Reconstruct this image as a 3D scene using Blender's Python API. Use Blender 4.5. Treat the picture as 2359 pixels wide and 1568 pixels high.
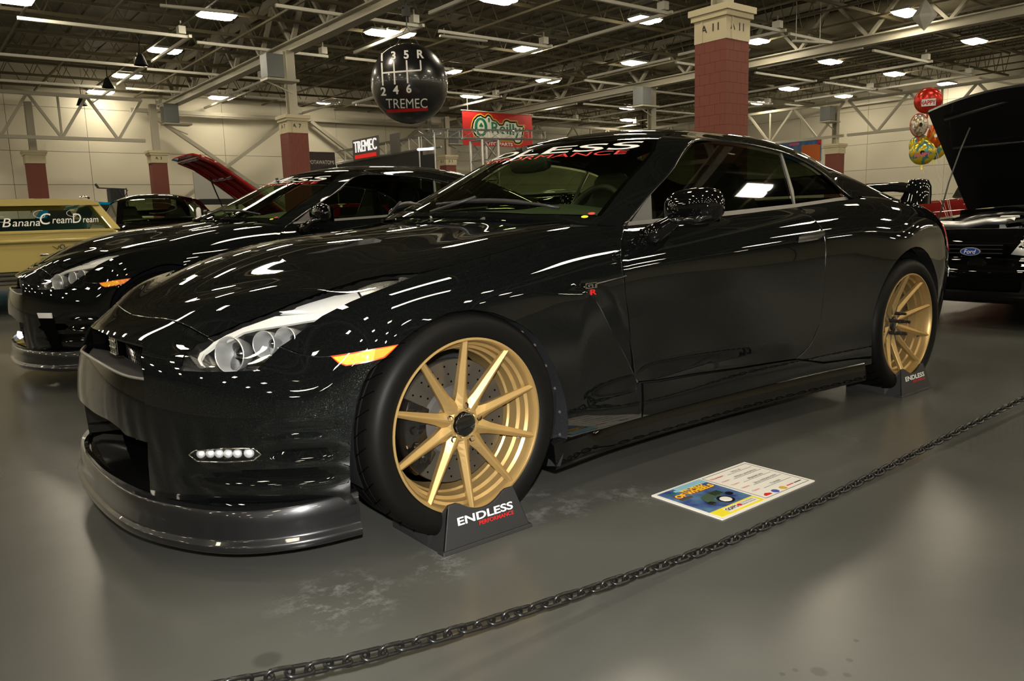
import bpy, bmesh, math, mathutils, random
import numpy as np
for o in list(bpy.data.objects): bpy.data.objects.remove(o)
random.seed(7)
SC = bpy.context.scene
# ---------------------------------------------------------------- camera
CAM_LOC = (-1.3032, -2.8073, 0.9696); YAW, PITCH, ROLL = 0.665129, 0.156952, -0.0312872
_f = mathutils.Vector((math.sin(YAW) * math.cos(PITCH), math.cos(YAW) * math.cos(PITCH), -math.sin(PITCH)))
_r = _f.cross(mathutils.Vector((0, 0, 1))).normalized(); _u = _r.cross(_f)
_r2 = math.cos(ROLL) * _r + math.sin(ROLL) * _u; _u2 = -math.sin(ROLL) * _r + math.cos(ROLL) * _u
cam_data = bpy.data.cameras.new('camera'); cam = bpy.data.objects.new('camera', cam_data); SC.collection.objects.link(cam)
_m = mathutils.Matrix((_r2, _u2, -_f)).transposed().to_4x4(); _m.translation = CAM_LOC; cam.matrix_world = _m
cam_data.sensor_fit = 'HORIZONTAL'; cam_data.sensor_width = 36.0; cam_data.lens = 36.0 * 1796.64 / 2359
cam_data.clip_start = .05; cam_data.clip_end = 300
SC.camera = cam
# ---------------------------------------------------------------- exposure, world, photographer's flash
SC.view_settings.view_transform = 'Standard'; SC.view_settings.look = 'None'; SC.view_settings.gamma = 1.0
SC.view_settings.use_curve_mapping = False; SC.view_settings.exposure = 0.0
LAMP = 45.0            # radiance of the hall's lamp diffusers
w = bpy.data.worlds.new('hall_air'); SC.world = w; w.use_nodes = True
w.node_tree.nodes['Background'].inputs[0].default_value = (.9, .75, .5, 1); w.node_tree.nodes['Background'].inputs[1].default_value = .015
fl = bpy.data.lights.new('camera_flash', 'SPOT'); fl.energy = 430; fl.spot_size = math.radians(110); fl.spot_blend = 1.0; fl.shadow_soft_size = .018
fl.color = (1, .97, .92)
flo = bpy.data.objects.new('camera_flash', fl); SC.collection.objects.link(flo)
_m2 = _m.copy(); _m2.translation = mathutils.Vector(CAM_LOC) + _u2 * .10 + _r2 * .0; flo.matrix_world = _m2
try:
    SC.cycles.max_bounces = 7; SC.cycles.transparent_max_bounces = 12; SC.cycles.caustics_reflective = False; SC.cycles.caustics_refractive = False
    SC.cycles.sample_clamp_indirect = 3.0
except Exception: pass
# ---------------------------------------------------------------- helpers
def link(o, parent=None):
    bpy.context.scene.collection.objects.link(o)
    if parent is not None: o.parent = parent
    return o
def mesh_obj(name, V, Fc, m=None, parent=None, smooth=False, normals=None, loc=None):
    me = bpy.data.meshes.new(name)
    me.from_pydata([tuple(map(float, v)) for v in V], [], [tuple(int(i) for i in f) for f in Fc])
    me.validate(); me.update()
    if smooth:
        me.polygons.foreach_set('use_smooth', [True] * len(me.polygons))
        if normals is not None and len(normals) == len(me.vertices):
            me.normals_split_custom_set_from_vertices([tuple(map(float, n)) for n in normals])
    if m is not None:
        for mm in (m if isinstance(m, (list, tuple)) else [m]): me.materials.append(mm)
    o = bpy.data.objects.new(name, me)
    if loc is not None: o.location = loc
    return link(o, parent)
def empty(name, loc=(0, 0, 0), rz=0.0, parent=None):
    o = bpy.data.objects.new(name, None); o.location = loc; o.rotation_euler = (0, 0, rz); o.empty_display_size = .1
    return link(o, parent)
def tag(o, label=None, cat=None, group=None, kind=None):
    if label: o['label'] = label
    if cat: o['category'] = cat
    if group: o['group'] = group
    if kind: o['kind'] = kind
    return o
def thing(name, label, cat, loc=(0, 0, 0), rz=0.0, group=None):
    return tag(empty(name, loc, rz), label, cat, group)
def copy_tree(o, parent=None):
    c = o.copy(); link(c); c.parent = parent
    for ch in list(o.children): copy_tree(ch, c)
    return c
class MB:
    """collects simple solids into one mesh"""
    def __init__(s): s.V = []; s.F = []; s.mi = []; s.cur = 0
    def add(s, V, Fc):
        b = len(s.V); s.V += [tuple(v) for v in V]; s.F += [tuple(i + b for i in f) for f in Fc]; s.mi += [s.cur] * len(Fc)
        return s
    def box(s, x0, x1, y0, y1, z0, z1):
        return s.add([(x0,y0,z0),(x1,y0,z0),(x1,y1,z0),(x0,y1,z0),(x0,y0,z1),(x1,y0,z1),(x1,y1,z1),(x0,y1,z1)],
            [(3,2,1,0),(4,5,6,7),(0,1,5,4),(1,2,6,5),(2,3,7,6),(3,0,4,7)])
    def bar(s, a, b, w, h=None, up=(0, 0, 1)):
        a = np.array(a, float); b = np.array(b, float); h = w if h is None else h
        t = b - a; t /= np.linalg.norm(t); u = np.array(up, float)
        if abs(t @ u) > .98: u = np.array((1., 0, 0))
        r = np.cross(t, u); r /= np.linalg.norm(r); u = np.cross(r, t)
        V = [p + r * sx * w / 2 + u * sz * h / 2 for p in (a, b) for sx, sz in ((-1,-1),(1,-1),(1,1),(-1,1))]
        return s.add(V, [(0,1,2,3),(7,6,5,4),(1,0,4,5),(2,1,5,6),(3,2,6,7),(0,3,7,4)])
    def tube(s, pts, r, n=8, closed=False, cap=True):
        P = np.array(pts, float); k = len(P); rr = np.broadcast_to(np.array(r, float), (k,))
        T = np.gradient(P, axis=0) if not closed else np.roll(P, -1, 0) - np.roll(P, 1, 0)
        T /= np.linalg.norm(T, axis=1)[:, None] + 1e-12
        u = np.array((0, 0, 1.)) if abs(T[0][2]) < .9 else np.array((1., 0, 0))
        V = []
        for i in range(k):
            a = np.cross(T[i], u); a /= np.linalg.norm(a) + 1e-12; u = np.cross(a, T[i])
            for j in range(n):
                th = 2 * math.pi * j / n; V.append(P[i] + rr[i] * (math.cos(th) * a + math.sin(th) * u))
        Fc = []
        for i in range(k if closed else k - 1):
            i2 = (i + 1) % k
            for j in range(n):
                j2 = (j + 1) % n; Fc.append((i*n+j, i*n+j2, i2*n+j2, i2*n+j))
        if cap and not closed: Fc += [tuple(range(n - 1, -1, -1)), tuple((k-1)*n + j for j in range(n))]
        return s.add(V, Fc)
    def lathe(s, prof, n=48, origin=(0, 0, 0), axis='y', closed=False):
        """prof: (radius, axial) pairs, turned about the axis through origin"""
        V = []; o = np.array(origin, float)
        for (r, a) in prof:
            for j in range(n):
                th = 2 * math.pi * j / n; c, q = r * math.cos(th), r * math.sin(th)
                V.append(o + (np.array((c, a, q)) if axis == 'y' else np.array((c, q, a)) if axis == 'z' else np.array((a, c, q))))
        Fc = []; k = len(prof)
        for i in range(k if closed else k - 1):
            i2 = (i + 1) % k
            for j in range(n):
                j2 = (j + 1) % n; Fc.append((i*n+j, i*n+j2, i2*n+j2, i2*n+j))
        return s.add(V, Fc)
    def prism(s, poly, y0, y1, plane='xz'):
        k = len(poly)
        f = {'xz': lambda a, b, c: (a, c, b), 'xy': lambda a, b, c: (a, b, c), 'yz': lambda a, b, c: (c, a, b)}[plane]
        V = [f(a, b, y0) for a, b in poly] + [f(a, b, y1) for a, b in poly]
        Fc = [tuple(range(k)), tuple(range(2*k-1, k-1, -1))] + [((i+1) % k, i, k+i, k+(i+1) % k) for i in range(k)]
        return s.add(V, Fc)
    def build(s, name, m=None, parent=None, smooth=False, bevel=0, loc=None, sharp=None):
        o = mesh_obj(name, s.V, s.F, m, parent, smooth, loc=loc)
        if isinstance(m, (list, tuple)): o.data.polygons.foreach_set('material_index', s.mi)
        bm = bmesh.new(); bm.from_mesh(o.data); bmesh.ops.recalc_face_normals(bm, faces=bm.faces); bm.to_mesh(o.data); bm.free()
        if smooth and sharp: o.data.set_sharp_from_angle(angle=sharp)
        if bevel:
            b = o.modifiers.new('bevel', 'BEVEL'); b.width = bevel; b.segments = 2; b.limit_method = 'ANGLE'
        return o
def ncs(tk, Y, t):
    """natural cubic spline through (tk, Y), evaluated at t"""
    tk = np.asarray(tk, float); Y = np.asarray(Y, float); n = len(tk); h = np.diff(tk)
    A = np.zeros((n, n)); R = np.zeros(Y.shape); A[0, 0] = A[-1, -1] = 1
    for i in range(1, n - 1):
        A[i, i-1] = h[i-1]; A[i, i] = 2 * (h[i-1] + h[i]); A[i, i+1] = h[i]
        R[i] = 6 * ((Y[i+1] - Y[i]) / h[i] - (Y[i] - Y[i-1]) / h[i-1])
    M = np.linalg.solve(A, R.reshape(n, -1)).reshape(Y.shape)
    t = np.asarray(t, float); i = np.clip(np.searchsorted(tk, t) - 1, 0, n - 2)
    sh = t.shape + (1,) * (Y.ndim - 1)
    hh = h[i].reshape(sh); a = ((tk[i+1] - t).reshape(sh)) / hh; b = 1 - a
    return a * Y[i] + b * Y[i+1] + ((a**3 - a) * M[i] + (b**3 - b) * M[i+1]) * hh**2 / 6
def line(knots, x):
    k = np.array(knots, float); return ncs(k[:, 0], k[:, 1], np.asarray(x, float))
class Surf:
    """tensor spline surface through a grid of points G[i][j] (i along u, j along v); sampled in metres of chord"""
    def __init__(s, G):
        s.G = np.array(G, float)
        du = np.linalg.norm(np.diff(s.G, axis=0), axis=2).mean(1); dv = np.linalg.norm(np.diff(s.G, axis=1), axis=2).mean(0)
        s.u = np.r_[0, np.cumsum(np.maximum(du, 1e-4))]; s.v = np.r_[0, np.cumsum(np.maximum(dv, 1e-4))]
        s.Minv = None
    def _basis(s, k, t):
        return ncs(k, np.eye(len(k)), t)
    def at(s, u, v):
        u = np.asarray(u, float).ravel(); v = np.asarray(v, float).ravel()
        bu = s._basis(s.u, u); bv = s._basis(s.v, v)
        return np.einsum('ni,nj,ijk->nk', bu, bv, s.G, optimize=True)
    def normal(s, u, v, e=1e-3):
        u = np.asarray(u, float).ravel(); v = np.asarray(v, float).ravel()
        a = s.at(np.minimum(u+e, s.u[-1]), v) - s.at(np.maximum(u-e, s.u[0]), v)
        b = s.at(u, np.minimum(v+e, s.v[-1])) - s.at(u, np.maximum(v-e, s.v[0]))
        n = np.cross(a, b); return n / (np.linalg.norm(n, axis=1)[:, None] + 1e-12)
def inside(poly, P):
    poly = np.asarray(poly); x, y = P[:, 0], P[:, 1]; r = np.zeros(len(P), bool); j = len(poly) - 1
    for i in range(len(poly)):
        xi, yi = poly[i]; xj, yj = poly[j]
        if yi != yj:
            r ^= ((yi > y) != (yj > y)) & (x < (xj - xi) * (y - yi) / (yj - yi) + xi)
        j = i
    return r
def resample(poly, step, closed=True):
    P = np.asarray(poly, float); Q = []
    n = len(P)
    for i in range(n if closed else n - 1):
        a, b = P[i], P[(i+1) % n]; k = max(1, int(math.ceil(np.linalg.norm(b - a) / step)))
        for j in range(k): Q.append(a + (b - a) * j / k)
    if not closed: Q.append(P[-1])
    return np.array(Q)
def smooth_line(pts, n=6):
    """denser smooth line through points (open)"""
    P = np.asarray(pts, float); t = np.r_[0, np.cumsum(np.linalg.norm(np.diff(P, axis=0), axis=1))]
    tt = np.unique(np.r_[np.linspace(0, t[-1], n * len(P)), t]); return ncs(t, P, tt)
def inset(poly, d):
    P = np.asarray(poly, float); A = np.roll(P, 1, 0); B = np.roll(P, -1, 0)
    ar = .5 * np.sum(P[:, 0] * B[:, 1] - B[:, 0] * P[:, 1]); sg = 1 if ar > 0 else -1
    def nrm(e): e = e / (np.linalg.norm(e, axis=1)[:, None] + 1e-12); return np.stack([-e[:, 1], e[:, 0]], -1)
    n = nrm(P - A) + nrm(B - P); n /= np.maximum(np.linalg.norm(n, axis=1)[:, None], .3)
    return P + sg * d * n
def near_poly(Q, P, d):
    """points Q closer than d to the outline points P"""
    r = np.zeros(len(Q), bool)
    for i in range(0, len(Q), 2000):
        D = np.linalg.norm(Q[i:i+2000, None, :] - P[None], axis=2); r[i:i+2000] = D.min(1) < d
    return r
def trim(S, poly, holes=(), grid=.03, edge=.014, gap=.002, flange=.012, off=None, cuts=()):
    """mesh of the part of surface S inside poly (u,v metres), returns V, F, N"""
    poly = resample(inset(poly, gap) if gap else np.asarray(poly, float), edge)
    hs = [resample(inset(h, -gap) if gap else np.asarray(h, float), edge) for h in holes]
    lo, hi = poly.min(0), poly.max(0)
    gu = np.arange(lo[0] + grid/2, hi[0], grid); gv = np.arange(lo[1] + grid/2, hi[1], grid)
    g = np.array([(a + (grid/2 if j % 2 else 0), b) for j, b in enumerate(gv) for a in gu]) if len(gu) and len(gv) else np.zeros((0, 2))
    if len(g):
        m = inside(poly, g)
        for h in hs: m &= ~inside(h, g)
        g = g[m]
        allp = np.vstack([poly] + hs)
        if len(g): g = g[~near_poly(g, allp, min(grid * .5, edge * 1.0))]
    pts = [tuple(q) for q in poly]; edges = [(i, (i+1) % len(poly)) for i in range(len(poly))]
    for h in hs:
        b = len(pts); pts += [tuple(q) for q in h]; edges += [(b+i, b+(i+1) % len(h)) for i in range(len(h))]
    for c in cuts:
        c = np.asarray(c); c = c[inside(poly, c)]; c = c[~near_poly(c, poly, .004)] if len(c) else c
        if len(c) > 1:
            b = len(pts); pts += [tuple(q) for q in c]; edges += [(b+i, b+i+1) for i in range(len(c) - 1)]
            if len(g): g = g[~near_poly(g, c, edge)]
    pts += [tuple(q) for q in g]
    r = mathutils.geometry.delaunay_2d_cdt([mathutils.Vector(q) for q in pts], edges, [], 0, 1e-6)
    uv = np.array([tuple(q) for q in r[0]]); T = np.array([f for f in r[2] if len(f) == 3])
    c = uv[T].mean(1); m = inside(poly, c)
    for h in hs: m &= ~inside(h, c)
    T = T[m]
    V = S.at(uv[:, 0], uv[:, 1]); N = S.normal(uv[:, 0], uv[:, 1])
    if off is not None: V = V + N * off(uv, V)[:, None]
    # orient
    fn = np.cross(V[T[:, 1]] - V[T[:, 0]], V[T[:, 2]] - V[T[:, 0]])
    bad = np.einsum('ij,ij->i', fn, N[T[:, 0]]) < 0; T[bad] = T[bad][:, ::-1]
    Fc = [tuple(t) for t in T]; V = list(V); Nn = list(N)
    if flange:
        from collections import Counter
        ec = Counter(); 
        for t in Fc:
            for k in range(3): ec[(t[k], t[(k+1) % 3])] += 1
        bd = [e for e in ec if (e[1], e[0]) not in ec]; mp = {}; mq = {}
        for a, b in bd:
            for q in (a, b):
                if q not in mp:
                    mq[q] = len(V); V.append(np.array(V[q])); Nn.append(None)
                    mp[q] = len(V); V.append(V[q] - N[q] * flange); Nn.append(None)
            Fc.append((mq[b], mq[a], mp[a], mp[b]))
        for a, b in bd:
            e = V[b] - V[a]; nn = np.cross(e, N[a]); nn /= np.linalg.norm(nn) + 1e-12
            for q in (a, b):
                for w in (mq[q], mp[q]): Nn[w] = nn if Nn[w] is None else (Nn[w] + nn)
        Nn = [n / (np.linalg.norm(n) + 1e-12) for n in Nn]
    return np.array(V), Fc, np.array(Nn)
def panel(name, S, poly, m, parent, mirror=False, **k):
    V, Fc, N = trim(S, poly, **k)
    if mirror:
        V = V * (1, -1, 1); N = N * (1, -1, 1); Fc = [tuple(reversed(f)) for f in Fc]
    return mesh_obj(name, V, Fc, m, parent, True, N)
def text_mesh(txt, size=1.0, sx=1.0, bold=0.0, shear=0.0, extrude=0.0, spacing=1.0, align='CENTER', cut=0):
    """flat lettering as (V, F), centred"""
    cu = bpy.data.curves.new('lettering', 'FONT'); cu.body = txt; cu.size = size; cu.offset = bold; cu.shear = shear
    cu.extrude = extrude; cu.space_character = spacing; cu.align_x = align; cu.align_y = 'CENTER'; cu.resolution_u = 4
    o = bpy.data.objects.new('lettering', cu); bpy.context.scene.collection.objects.link(o)
    dg = bpy.context.evaluated_depsgraph_get(); me = bpy.data.meshes.new_from_object(o.evaluated_get(dg))
    if cut:
        bm = bmesh.new(); bm.from_mesh(me); bmesh.ops.triangulate(bm, faces=bm.faces[:])
        for _ in range(6):
            es = [e for e in bm.edges if e.calc_length() > cut]
            if not es: break
            bmesh.ops.subdivide_edges(bm, edges=es, cuts=1)
            bmesh.ops.triangulate(bm, faces=bm.faces[:])
        bm.to_mesh(me); bm.free()
    V = np.array([tuple(v.co) for v in me.vertices]); Fc = [tuple(p.vertices) for p in me.polygons]
    bpy.data.objects.remove(o); bpy.data.curves.remove(cu); bpy.data.meshes.remove(me)
    if len(V):
        V[:, 0] *= sx; V[:, :2] -= (V[:, :2].max(0) + V[:, :2].min(0)) / 2
    return V, Fc
def lettering(name, txt, m, parent, org, ux, uy, height, width=None, **k):
    """lettering on a flat face: org centre, ux/uy unit directions; capital height in metres"""
    V, Fc = text_mesh(txt, **k)
    h = V[:, 1].max() - V[:, 1].min(); w = V[:, 0].max() - V[:, 0].min(); s = height / h
    sx = width / w if width else s
    org = np.array(org, float); ux = np.array(ux, float); uy = np.array(uy, float); n = np.cross(ux, uy)
    W = org + V[:, :1] * sx * ux + V[:, 1:2] * s * uy + V[:, 2:3] * s * n
    return mesh_obj(name, W, Fc, m, parent)
# ---------------------------------------------------------------- materials
def _new(name):
    m = bpy.data.materials.new(name); m.use_nodes = True; nt = m.node_tree; b = nt.nodes['Principled BSDF']; return m, nt, b
def mat(name, col, rough=.5, metal=0.0, coat=0.0, emit=None, estr=0.0, spec=.5, bump=None, var=None):
    m, nt, b = _new(name)
    b.inputs['Base Color'].default_value = (*col, 1); b.inputs['Roughness'].default_value = rough; b.inputs['Metallic'].default_value = metal
    b.inputs['Coat Weight'].default_value = coat; b.inputs['Coat Roughness'].default_value = .03; b.inputs['Specular IOR Level'].default_value = spec
    if emit: b.inputs['Emission Color'].default_value = (*emit, 1); b.inputs['Emission Strength'].default_value = estr
    if bump or var:
        tc = nt.nodes.new('ShaderNodeTexCoord'); nz = nt.nodes.new('ShaderNodeTexNoise')
        sc, st = bump or var[:2]; nz.inputs['Scale'].default_value = sc; nz.inputs['Detail'].default_value = 5
        nt.links.new(tc.outputs['Object'], nz.inputs['Vector'])
        if bump:
            bp = nt.nodes.new('ShaderNodeBump'); bp.inputs['Strength'].default_value = st; bp.inputs['Distance'].default_value = .002
            nt.links.new(nz.outputs['Fac'], bp.inputs['Height']); nt.links.new(bp.outputs[0], b.inputs['Normal'])
        if var:
            mx = nt.nodes.new('ShaderNodeMix'); mx.data_type = 'RGBA'; mx.inputs[6].default_value = (*col, 1); mx.inputs[7].default_value = (*var[2], 1)
            rp = nt.nodes.new('ShaderNodeValToRGB'); rp.color_ramp.elements[0].position = .35; rp.color_ramp.elements[1].position = .65
            nz2 = nt.nodes.new('ShaderNodeTexNoise'); nz2.inputs['Scale'].default_value = var[0]; nz2.inputs['Detail'].default_value = 6
            nt.links.new(tc.outputs['Object'], nz2.inputs['Vector']); nt.links.new(nz2.outputs['Fac'], rp.inputs[0])
            nt.links.new(rp.outputs[0], mx.inputs[0]); nt.links.new(mx.outputs[2], b.inputs['Base Color'])
    return m
def paint(name, col, flake=.35, scale=2200):
    """clear-coated car paint with fine metal flake under the coat"""
    m, nt, b = _new(name); L = nt.links
    b.inputs['Base Color'].default_value = (*col, 1); b.inputs['Roughness'].default_value = .32; b.inputs['Metallic'].default_value = 0
    b.inputs['Coat Weight'].default_value = 1; b.inputs['Coat Roughness'].default_value = .012; b.inputs['Coat IOR'].default_value = 1.5
    b.inputs['Specular IOR Level'].default_value = .0
    if flake:
        tc = nt.nodes.new('ShaderNodeTexCoord'); vo = nt.nodes.new('ShaderNodeTexVoronoi'); vo.inputs['Scale'].default_value = scale
        L.new(tc.outputs['Object'], vo.inputs['Vector'])
        ge = nt.nodes.new('ShaderNodeNewGeometry')
        s = nt.nodes.new('ShaderNodeVectorMath'); s.operation = 'SUBTRACT'; s.inputs[1].default_value = (.5, .5, .5); L.new(vo.outputs['Color'], s.inputs[0])
        k = nt.nodes.new('ShaderNodeVectorMath'); k.operation = 'SCALE'; k.inputs[3].default_value = flake; L.new(s.outputs[0], k.inputs[0])
        a = nt.nodes.new('ShaderNodeVectorMath'); a.operation = 'ADD'; L.new(ge.outputs['Normal'], a.inputs[0]); L.new(k.outputs[0], a.inputs[1])
        n = nt.nodes.new('ShaderNodeVectorMath'); n.operation = 'NORMALIZE'; L.new(a.outputs[0], n.inputs[0])
        L.new(n.outputs[0], b.inputs['Normal'])
        sp = nt.nodes.new('ShaderNodeSeparateColor'); L.new(vo.outputs['Color'], sp.inputs[0])
        rm = nt.nodes.new('ShaderNodeMapRange'); rm.inputs[1].default_value = .96; rm.inputs[2].default_value = 1.0; L.new(sp.outputs[2], rm.inputs[0])
        L.new(rm.outputs[0], b.inputs['Metallic'])
        mx = nt.nodes.new('ShaderNodeMix'); mx.data_type = 'RGBA'; mx.inputs[6].default_value = (*col, 1); mx.inputs[7].default_value = (.07, .085, .085, 1)
        L.new(rm.outputs[0], mx.inputs[0]); L.new(mx.outputs[2], b.inputs['Base Color'])
    return m
def glass(name, tint, gloss=.02, extra=0.0):
    """thin pane: tinted see-through plus mirror reflection rising towards grazing"""
    m = bpy.data.materials.new(name); m.use_nodes = True; nt = m.node_tree; nt.nodes.clear(); L = nt.links
    o = nt.nodes.new('ShaderNodeOutputMaterial'); t = nt.nodes.new('ShaderNodeBsdfTransparent'); t.inputs[0].default_value = (*tint, 1)
    g = nt.nodes.new('ShaderNodeBsdfGlossy'); g.inputs['Roughness'].default_value = gloss; lw = nt.nodes.new('ShaderNodeLayerWeight'); lw.inputs[0].default_value = .5
    pw = nt.nodes.new('ShaderNodeMath'); pw.operation = 'POWER'; pw.inputs[1].default_value = 5; L.new(lw.outputs['Facing'], pw.inputs[0]); f = nt.nodes.new('ShaderNodeMath'); f.operation = 'MULTIPLY_ADD'; f.inputs[1].default_value = .92; f.inputs[2].default_value = .06; L.new(pw.outputs[0], f.inputs[0])
    mx = nt.nodes.new('ShaderNodeMixShader'); L.new(f.outputs[0], mx.inputs[0]); L.new(t.outputs[0], mx.inputs[1]); L.new(g.outputs[0], mx.inputs[2]); L.new(mx.outputs[0], o.inputs[0])
    return m
M = dict(
 black_paint=paint('black_paint', (.0022, .0026, .0026)), plain_black_paint=paint('plain_black_paint', (.002, .002, .002), 0),
 red_paint=paint('red_paint', (.42, .008, .006), 0), cream_paint=paint('cream_paint', (.50, .40, .145), 0), blue_paint=paint('blue_paint', (.0, .16, .30), 0),
 white_paint=paint('white_paint', (.55, .55, .50), 0), dark_red_paint=paint('dark_red_paint', (.16, .012, .010), 0),
 lip=mat('charcoal_lip', (.014, .0145, .016), .28, .55, .5), gap=mat('gap_black', (.002, .002, .002), .8, spec=0), plastic=mat('black_plastic', (.012, .012, .012), .45),
 grey_plastic=mat('grey_plastic', (.07, .065, .06), .5), trim=mat('satin_trim', (.16, .155, .14), .35, .6), chrome=mat('chrome', (.75, .75, .74), .06, 1),
 satin_chrome=mat('satin_chrome', (.86, .86, .85), .33, .85), silver=mat('silver_strip', (.66, .645, .60), .4, .0), dark_chrome=mat('dark_chrome', (.10, .10, .10), .18, 1),
 screen=glass('windscreen_glass', (.62, .74, .50)), tint=glass('tinted_glass', (.21, .24, .17)), lens=glass('clear_lens', (.93, .94, .94)),
 amber=mat('amber_reflector', (1, .44, .0), .3, 0, 1, bump=(900, .4)), amber_rim=mat('amber_rim', (.55, .035, .004), .3, 0, 1), amber_dark=mat('amber_dark', (.9, .28, .0), .3, 0, 1, bump=(900, .6)),
 gold=mat('gold_wheel', (.47, .315, .122), .36, .6), bucket=mat('lamp_bucket', (.10, .10, .10), .25, .9), rubber=mat('tyre_rubber', (.0045, .0042, .0038), .5, spec=.12), tread=mat('tyre_tread', (.011, .0115, .012), .5),
 disc=mat('brake_disc', (.16, .145, .12), .32, .8), black_gloss=mat('black_gloss', (.004, .004, .004), .12, 0, 1), dash=mat('dashboard', (.028, .036, .030), .7), seat=mat('seat_leather', (.012, .012, .012), .5),
 white=mat('white_print', (.80, .80, .78), .5), red=mat('red_print', (.55, .012, .012), .45), liner=mat('arch_liner', (.010, .0105, .012), .5, bump=(120, .6), var=None),
 tail=mat('red_lens', (.45, .01, .01), .15, 0, 1), led=mat('lamp_reflector', (.95, .95, .97), .28, .55, bump=(700, .5)), yellow=mat('yellow_print', (.75, .62, .02), .5),
)
# ---------------------------------------------------------------- the hall
def floor_material():
    m, nt, b = _new('polished_concrete'); L = nt.links; N = nt.nodes.new
    tc = N('ShaderNodeTexCoord')
    def noise(s, d=6, r=.55):
        n = N('ShaderNodeTexNoise'); n.inputs['Scale'].default_value = s; n.inputs['Detail'].default_value = d; n.inputs['Roughness'].default_value = r; L.new(tc.outputs['Object'], n.inputs['Vector']); return n
    def ramp(src, a, bb, lo=0, hi=1):
        q = N('ShaderNodeMapRange'); q.inputs[1].default_value = a; q.inputs[2].default_value = bb; q.inputs[3].default_value = lo; q.inputs[4].default_value = hi; L.new(src, q.inputs[0]); return q.outputs[0]
    def mix(f, a, bcol):
        q = N('ShaderNodeMix'); q.data_type = 'RGBA'; L.new(f, q.inputs[0])
        for i, v in ((6, a), (7, bcol)):
            if isinstance(v, tuple): q.inputs[i].default_value = (*v, 1)
            else: L.new(v, q.inputs[i])
        return q.outputs[2]
    big = noise(.9, 4, .5); fine = noise(6, 5, .55); speck = noise(160, 2)
    c = mix(ramp(big.outputs['Fac'], .32, .68), (.055, .056, .050), (.092, .093, .083))
    c = mix(ramp(fine.outputs['Fac'], .3, .75, 0, .35), c, (.068, .068, .060))
    c = mix(ramp(speck.outputs['Fac'], .76, .82, 0, .35), c, (.22, .21, .19))
    # old spill marks: dark round drops
    dm = None
    for (x, y, r) in ((.127, -2.0, .016), (.062, -1.955, .006), (.095, -1.965, .006), (.215, -2.02, .007), (.16, -2.045, .008), (.30, -1.99, .006), (-.75, -1.17, .03)):
        d = N('ShaderNodeVectorMath'); d.operation = 'DISTANCE'; d.inputs[1].default_value = (x, y, 0); L.new(tc.outputs['Object'], d.inputs[0]); q = ramp(d.outputs['Value'], r * 1.25, r * .8, 0, .5)
        if dm is None: dm = q
        else:
            mm = N('ShaderNodeMath'); mm.operation = 'MAXIMUM'; L.new(dm, mm.inputs[0]); L.new(q, mm.inputs[1]); dm = mm.outputs[0]
    c = mix(dm, c, (.03, .029, .026))
    # whitish scuffs where old coating has worn off
    mask = None
    for (x, y, r) in ((.33, -.86, .22), (-.50, -1.02, .20), (-.20, -1.02, .12), (.62, -1.0, .15)):
        d = N('ShaderNodeVectorMath'); d.operation = 'DISTANCE'; d.inputs[1].default_value = (x, y, 0); L.new(tc.outputs['Object'], d.inputs[0]); q = ramp(d.outputs['Value'], r, r * .4)
        if mask is None: mask = q
        else:
            mm = N('ShaderNodeMath'); mm.operation = 'MAXIMUM'; L.new(mask, mm.inputs[0]); L.new(q, mm.inputs[1]); mask = mm.outputs[0]
    sc = noise(9, 8, .75); m2 = N('ShaderNodeMath'); m2.operation = 'MULTIPLY'; L.new(mask, m2.inputs[0]); L.new(ramp(sc.outputs['Fac'], .50, .62, 0, .9), m2.inputs[1])
    c = mix(m2.outputs[0], c, (.17, .17, .165))
    L.new(c, b.inputs['Base Color'])
    b.inputs['Roughness'].default_value = .27; b.inputs['Specular IOR Level'].default_value = .30
    return m
def struct(o, label=None):
    o['kind'] = 'structure'
    if label: o['label'] = label
    return o
XL, XR, YF, YB, ZD = -40.0, 51.0, -34.0, 44.5, 9.6
H = dict(
 wall=mat('wall_cream', (.80, .75, .60), .6), steel=mat('cream_steel', (.42, .395, .31), .5), deck=mat('roof_deck', (.10, .086, .05), .7), joist=mat('joist_steel', (.17, .145, .083), .6), rail=mat('white_rail', (.80, .78, .68), .45),
 brick=mat('red_block', (.20, .060, .042), .8, bump=(60, .25)), cap=mat('column_cap', (.62, .55, .37), .7), ink=mat('black_figures', (.01, .01, .01), .6), heater=mat('heater_grey', (.16, .17, .17), .45, .3),
 lamp=mat('lamp_glow', (1, 1, 1), .4, emit=(1, .88, .66), estr=LAMP), house=mat('lamp_housing', (.5, .5, .47), .5), dark=mat('dark_fabric', (.012, .012, .012), .8), truss=mat('aluminium', (.55, .55, .53), .3, .9),
 duct=mat('duct_paint', (.34, .31, .22), .5), wire=mat('thin_wire', (.05, .05, .05), .5))
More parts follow.
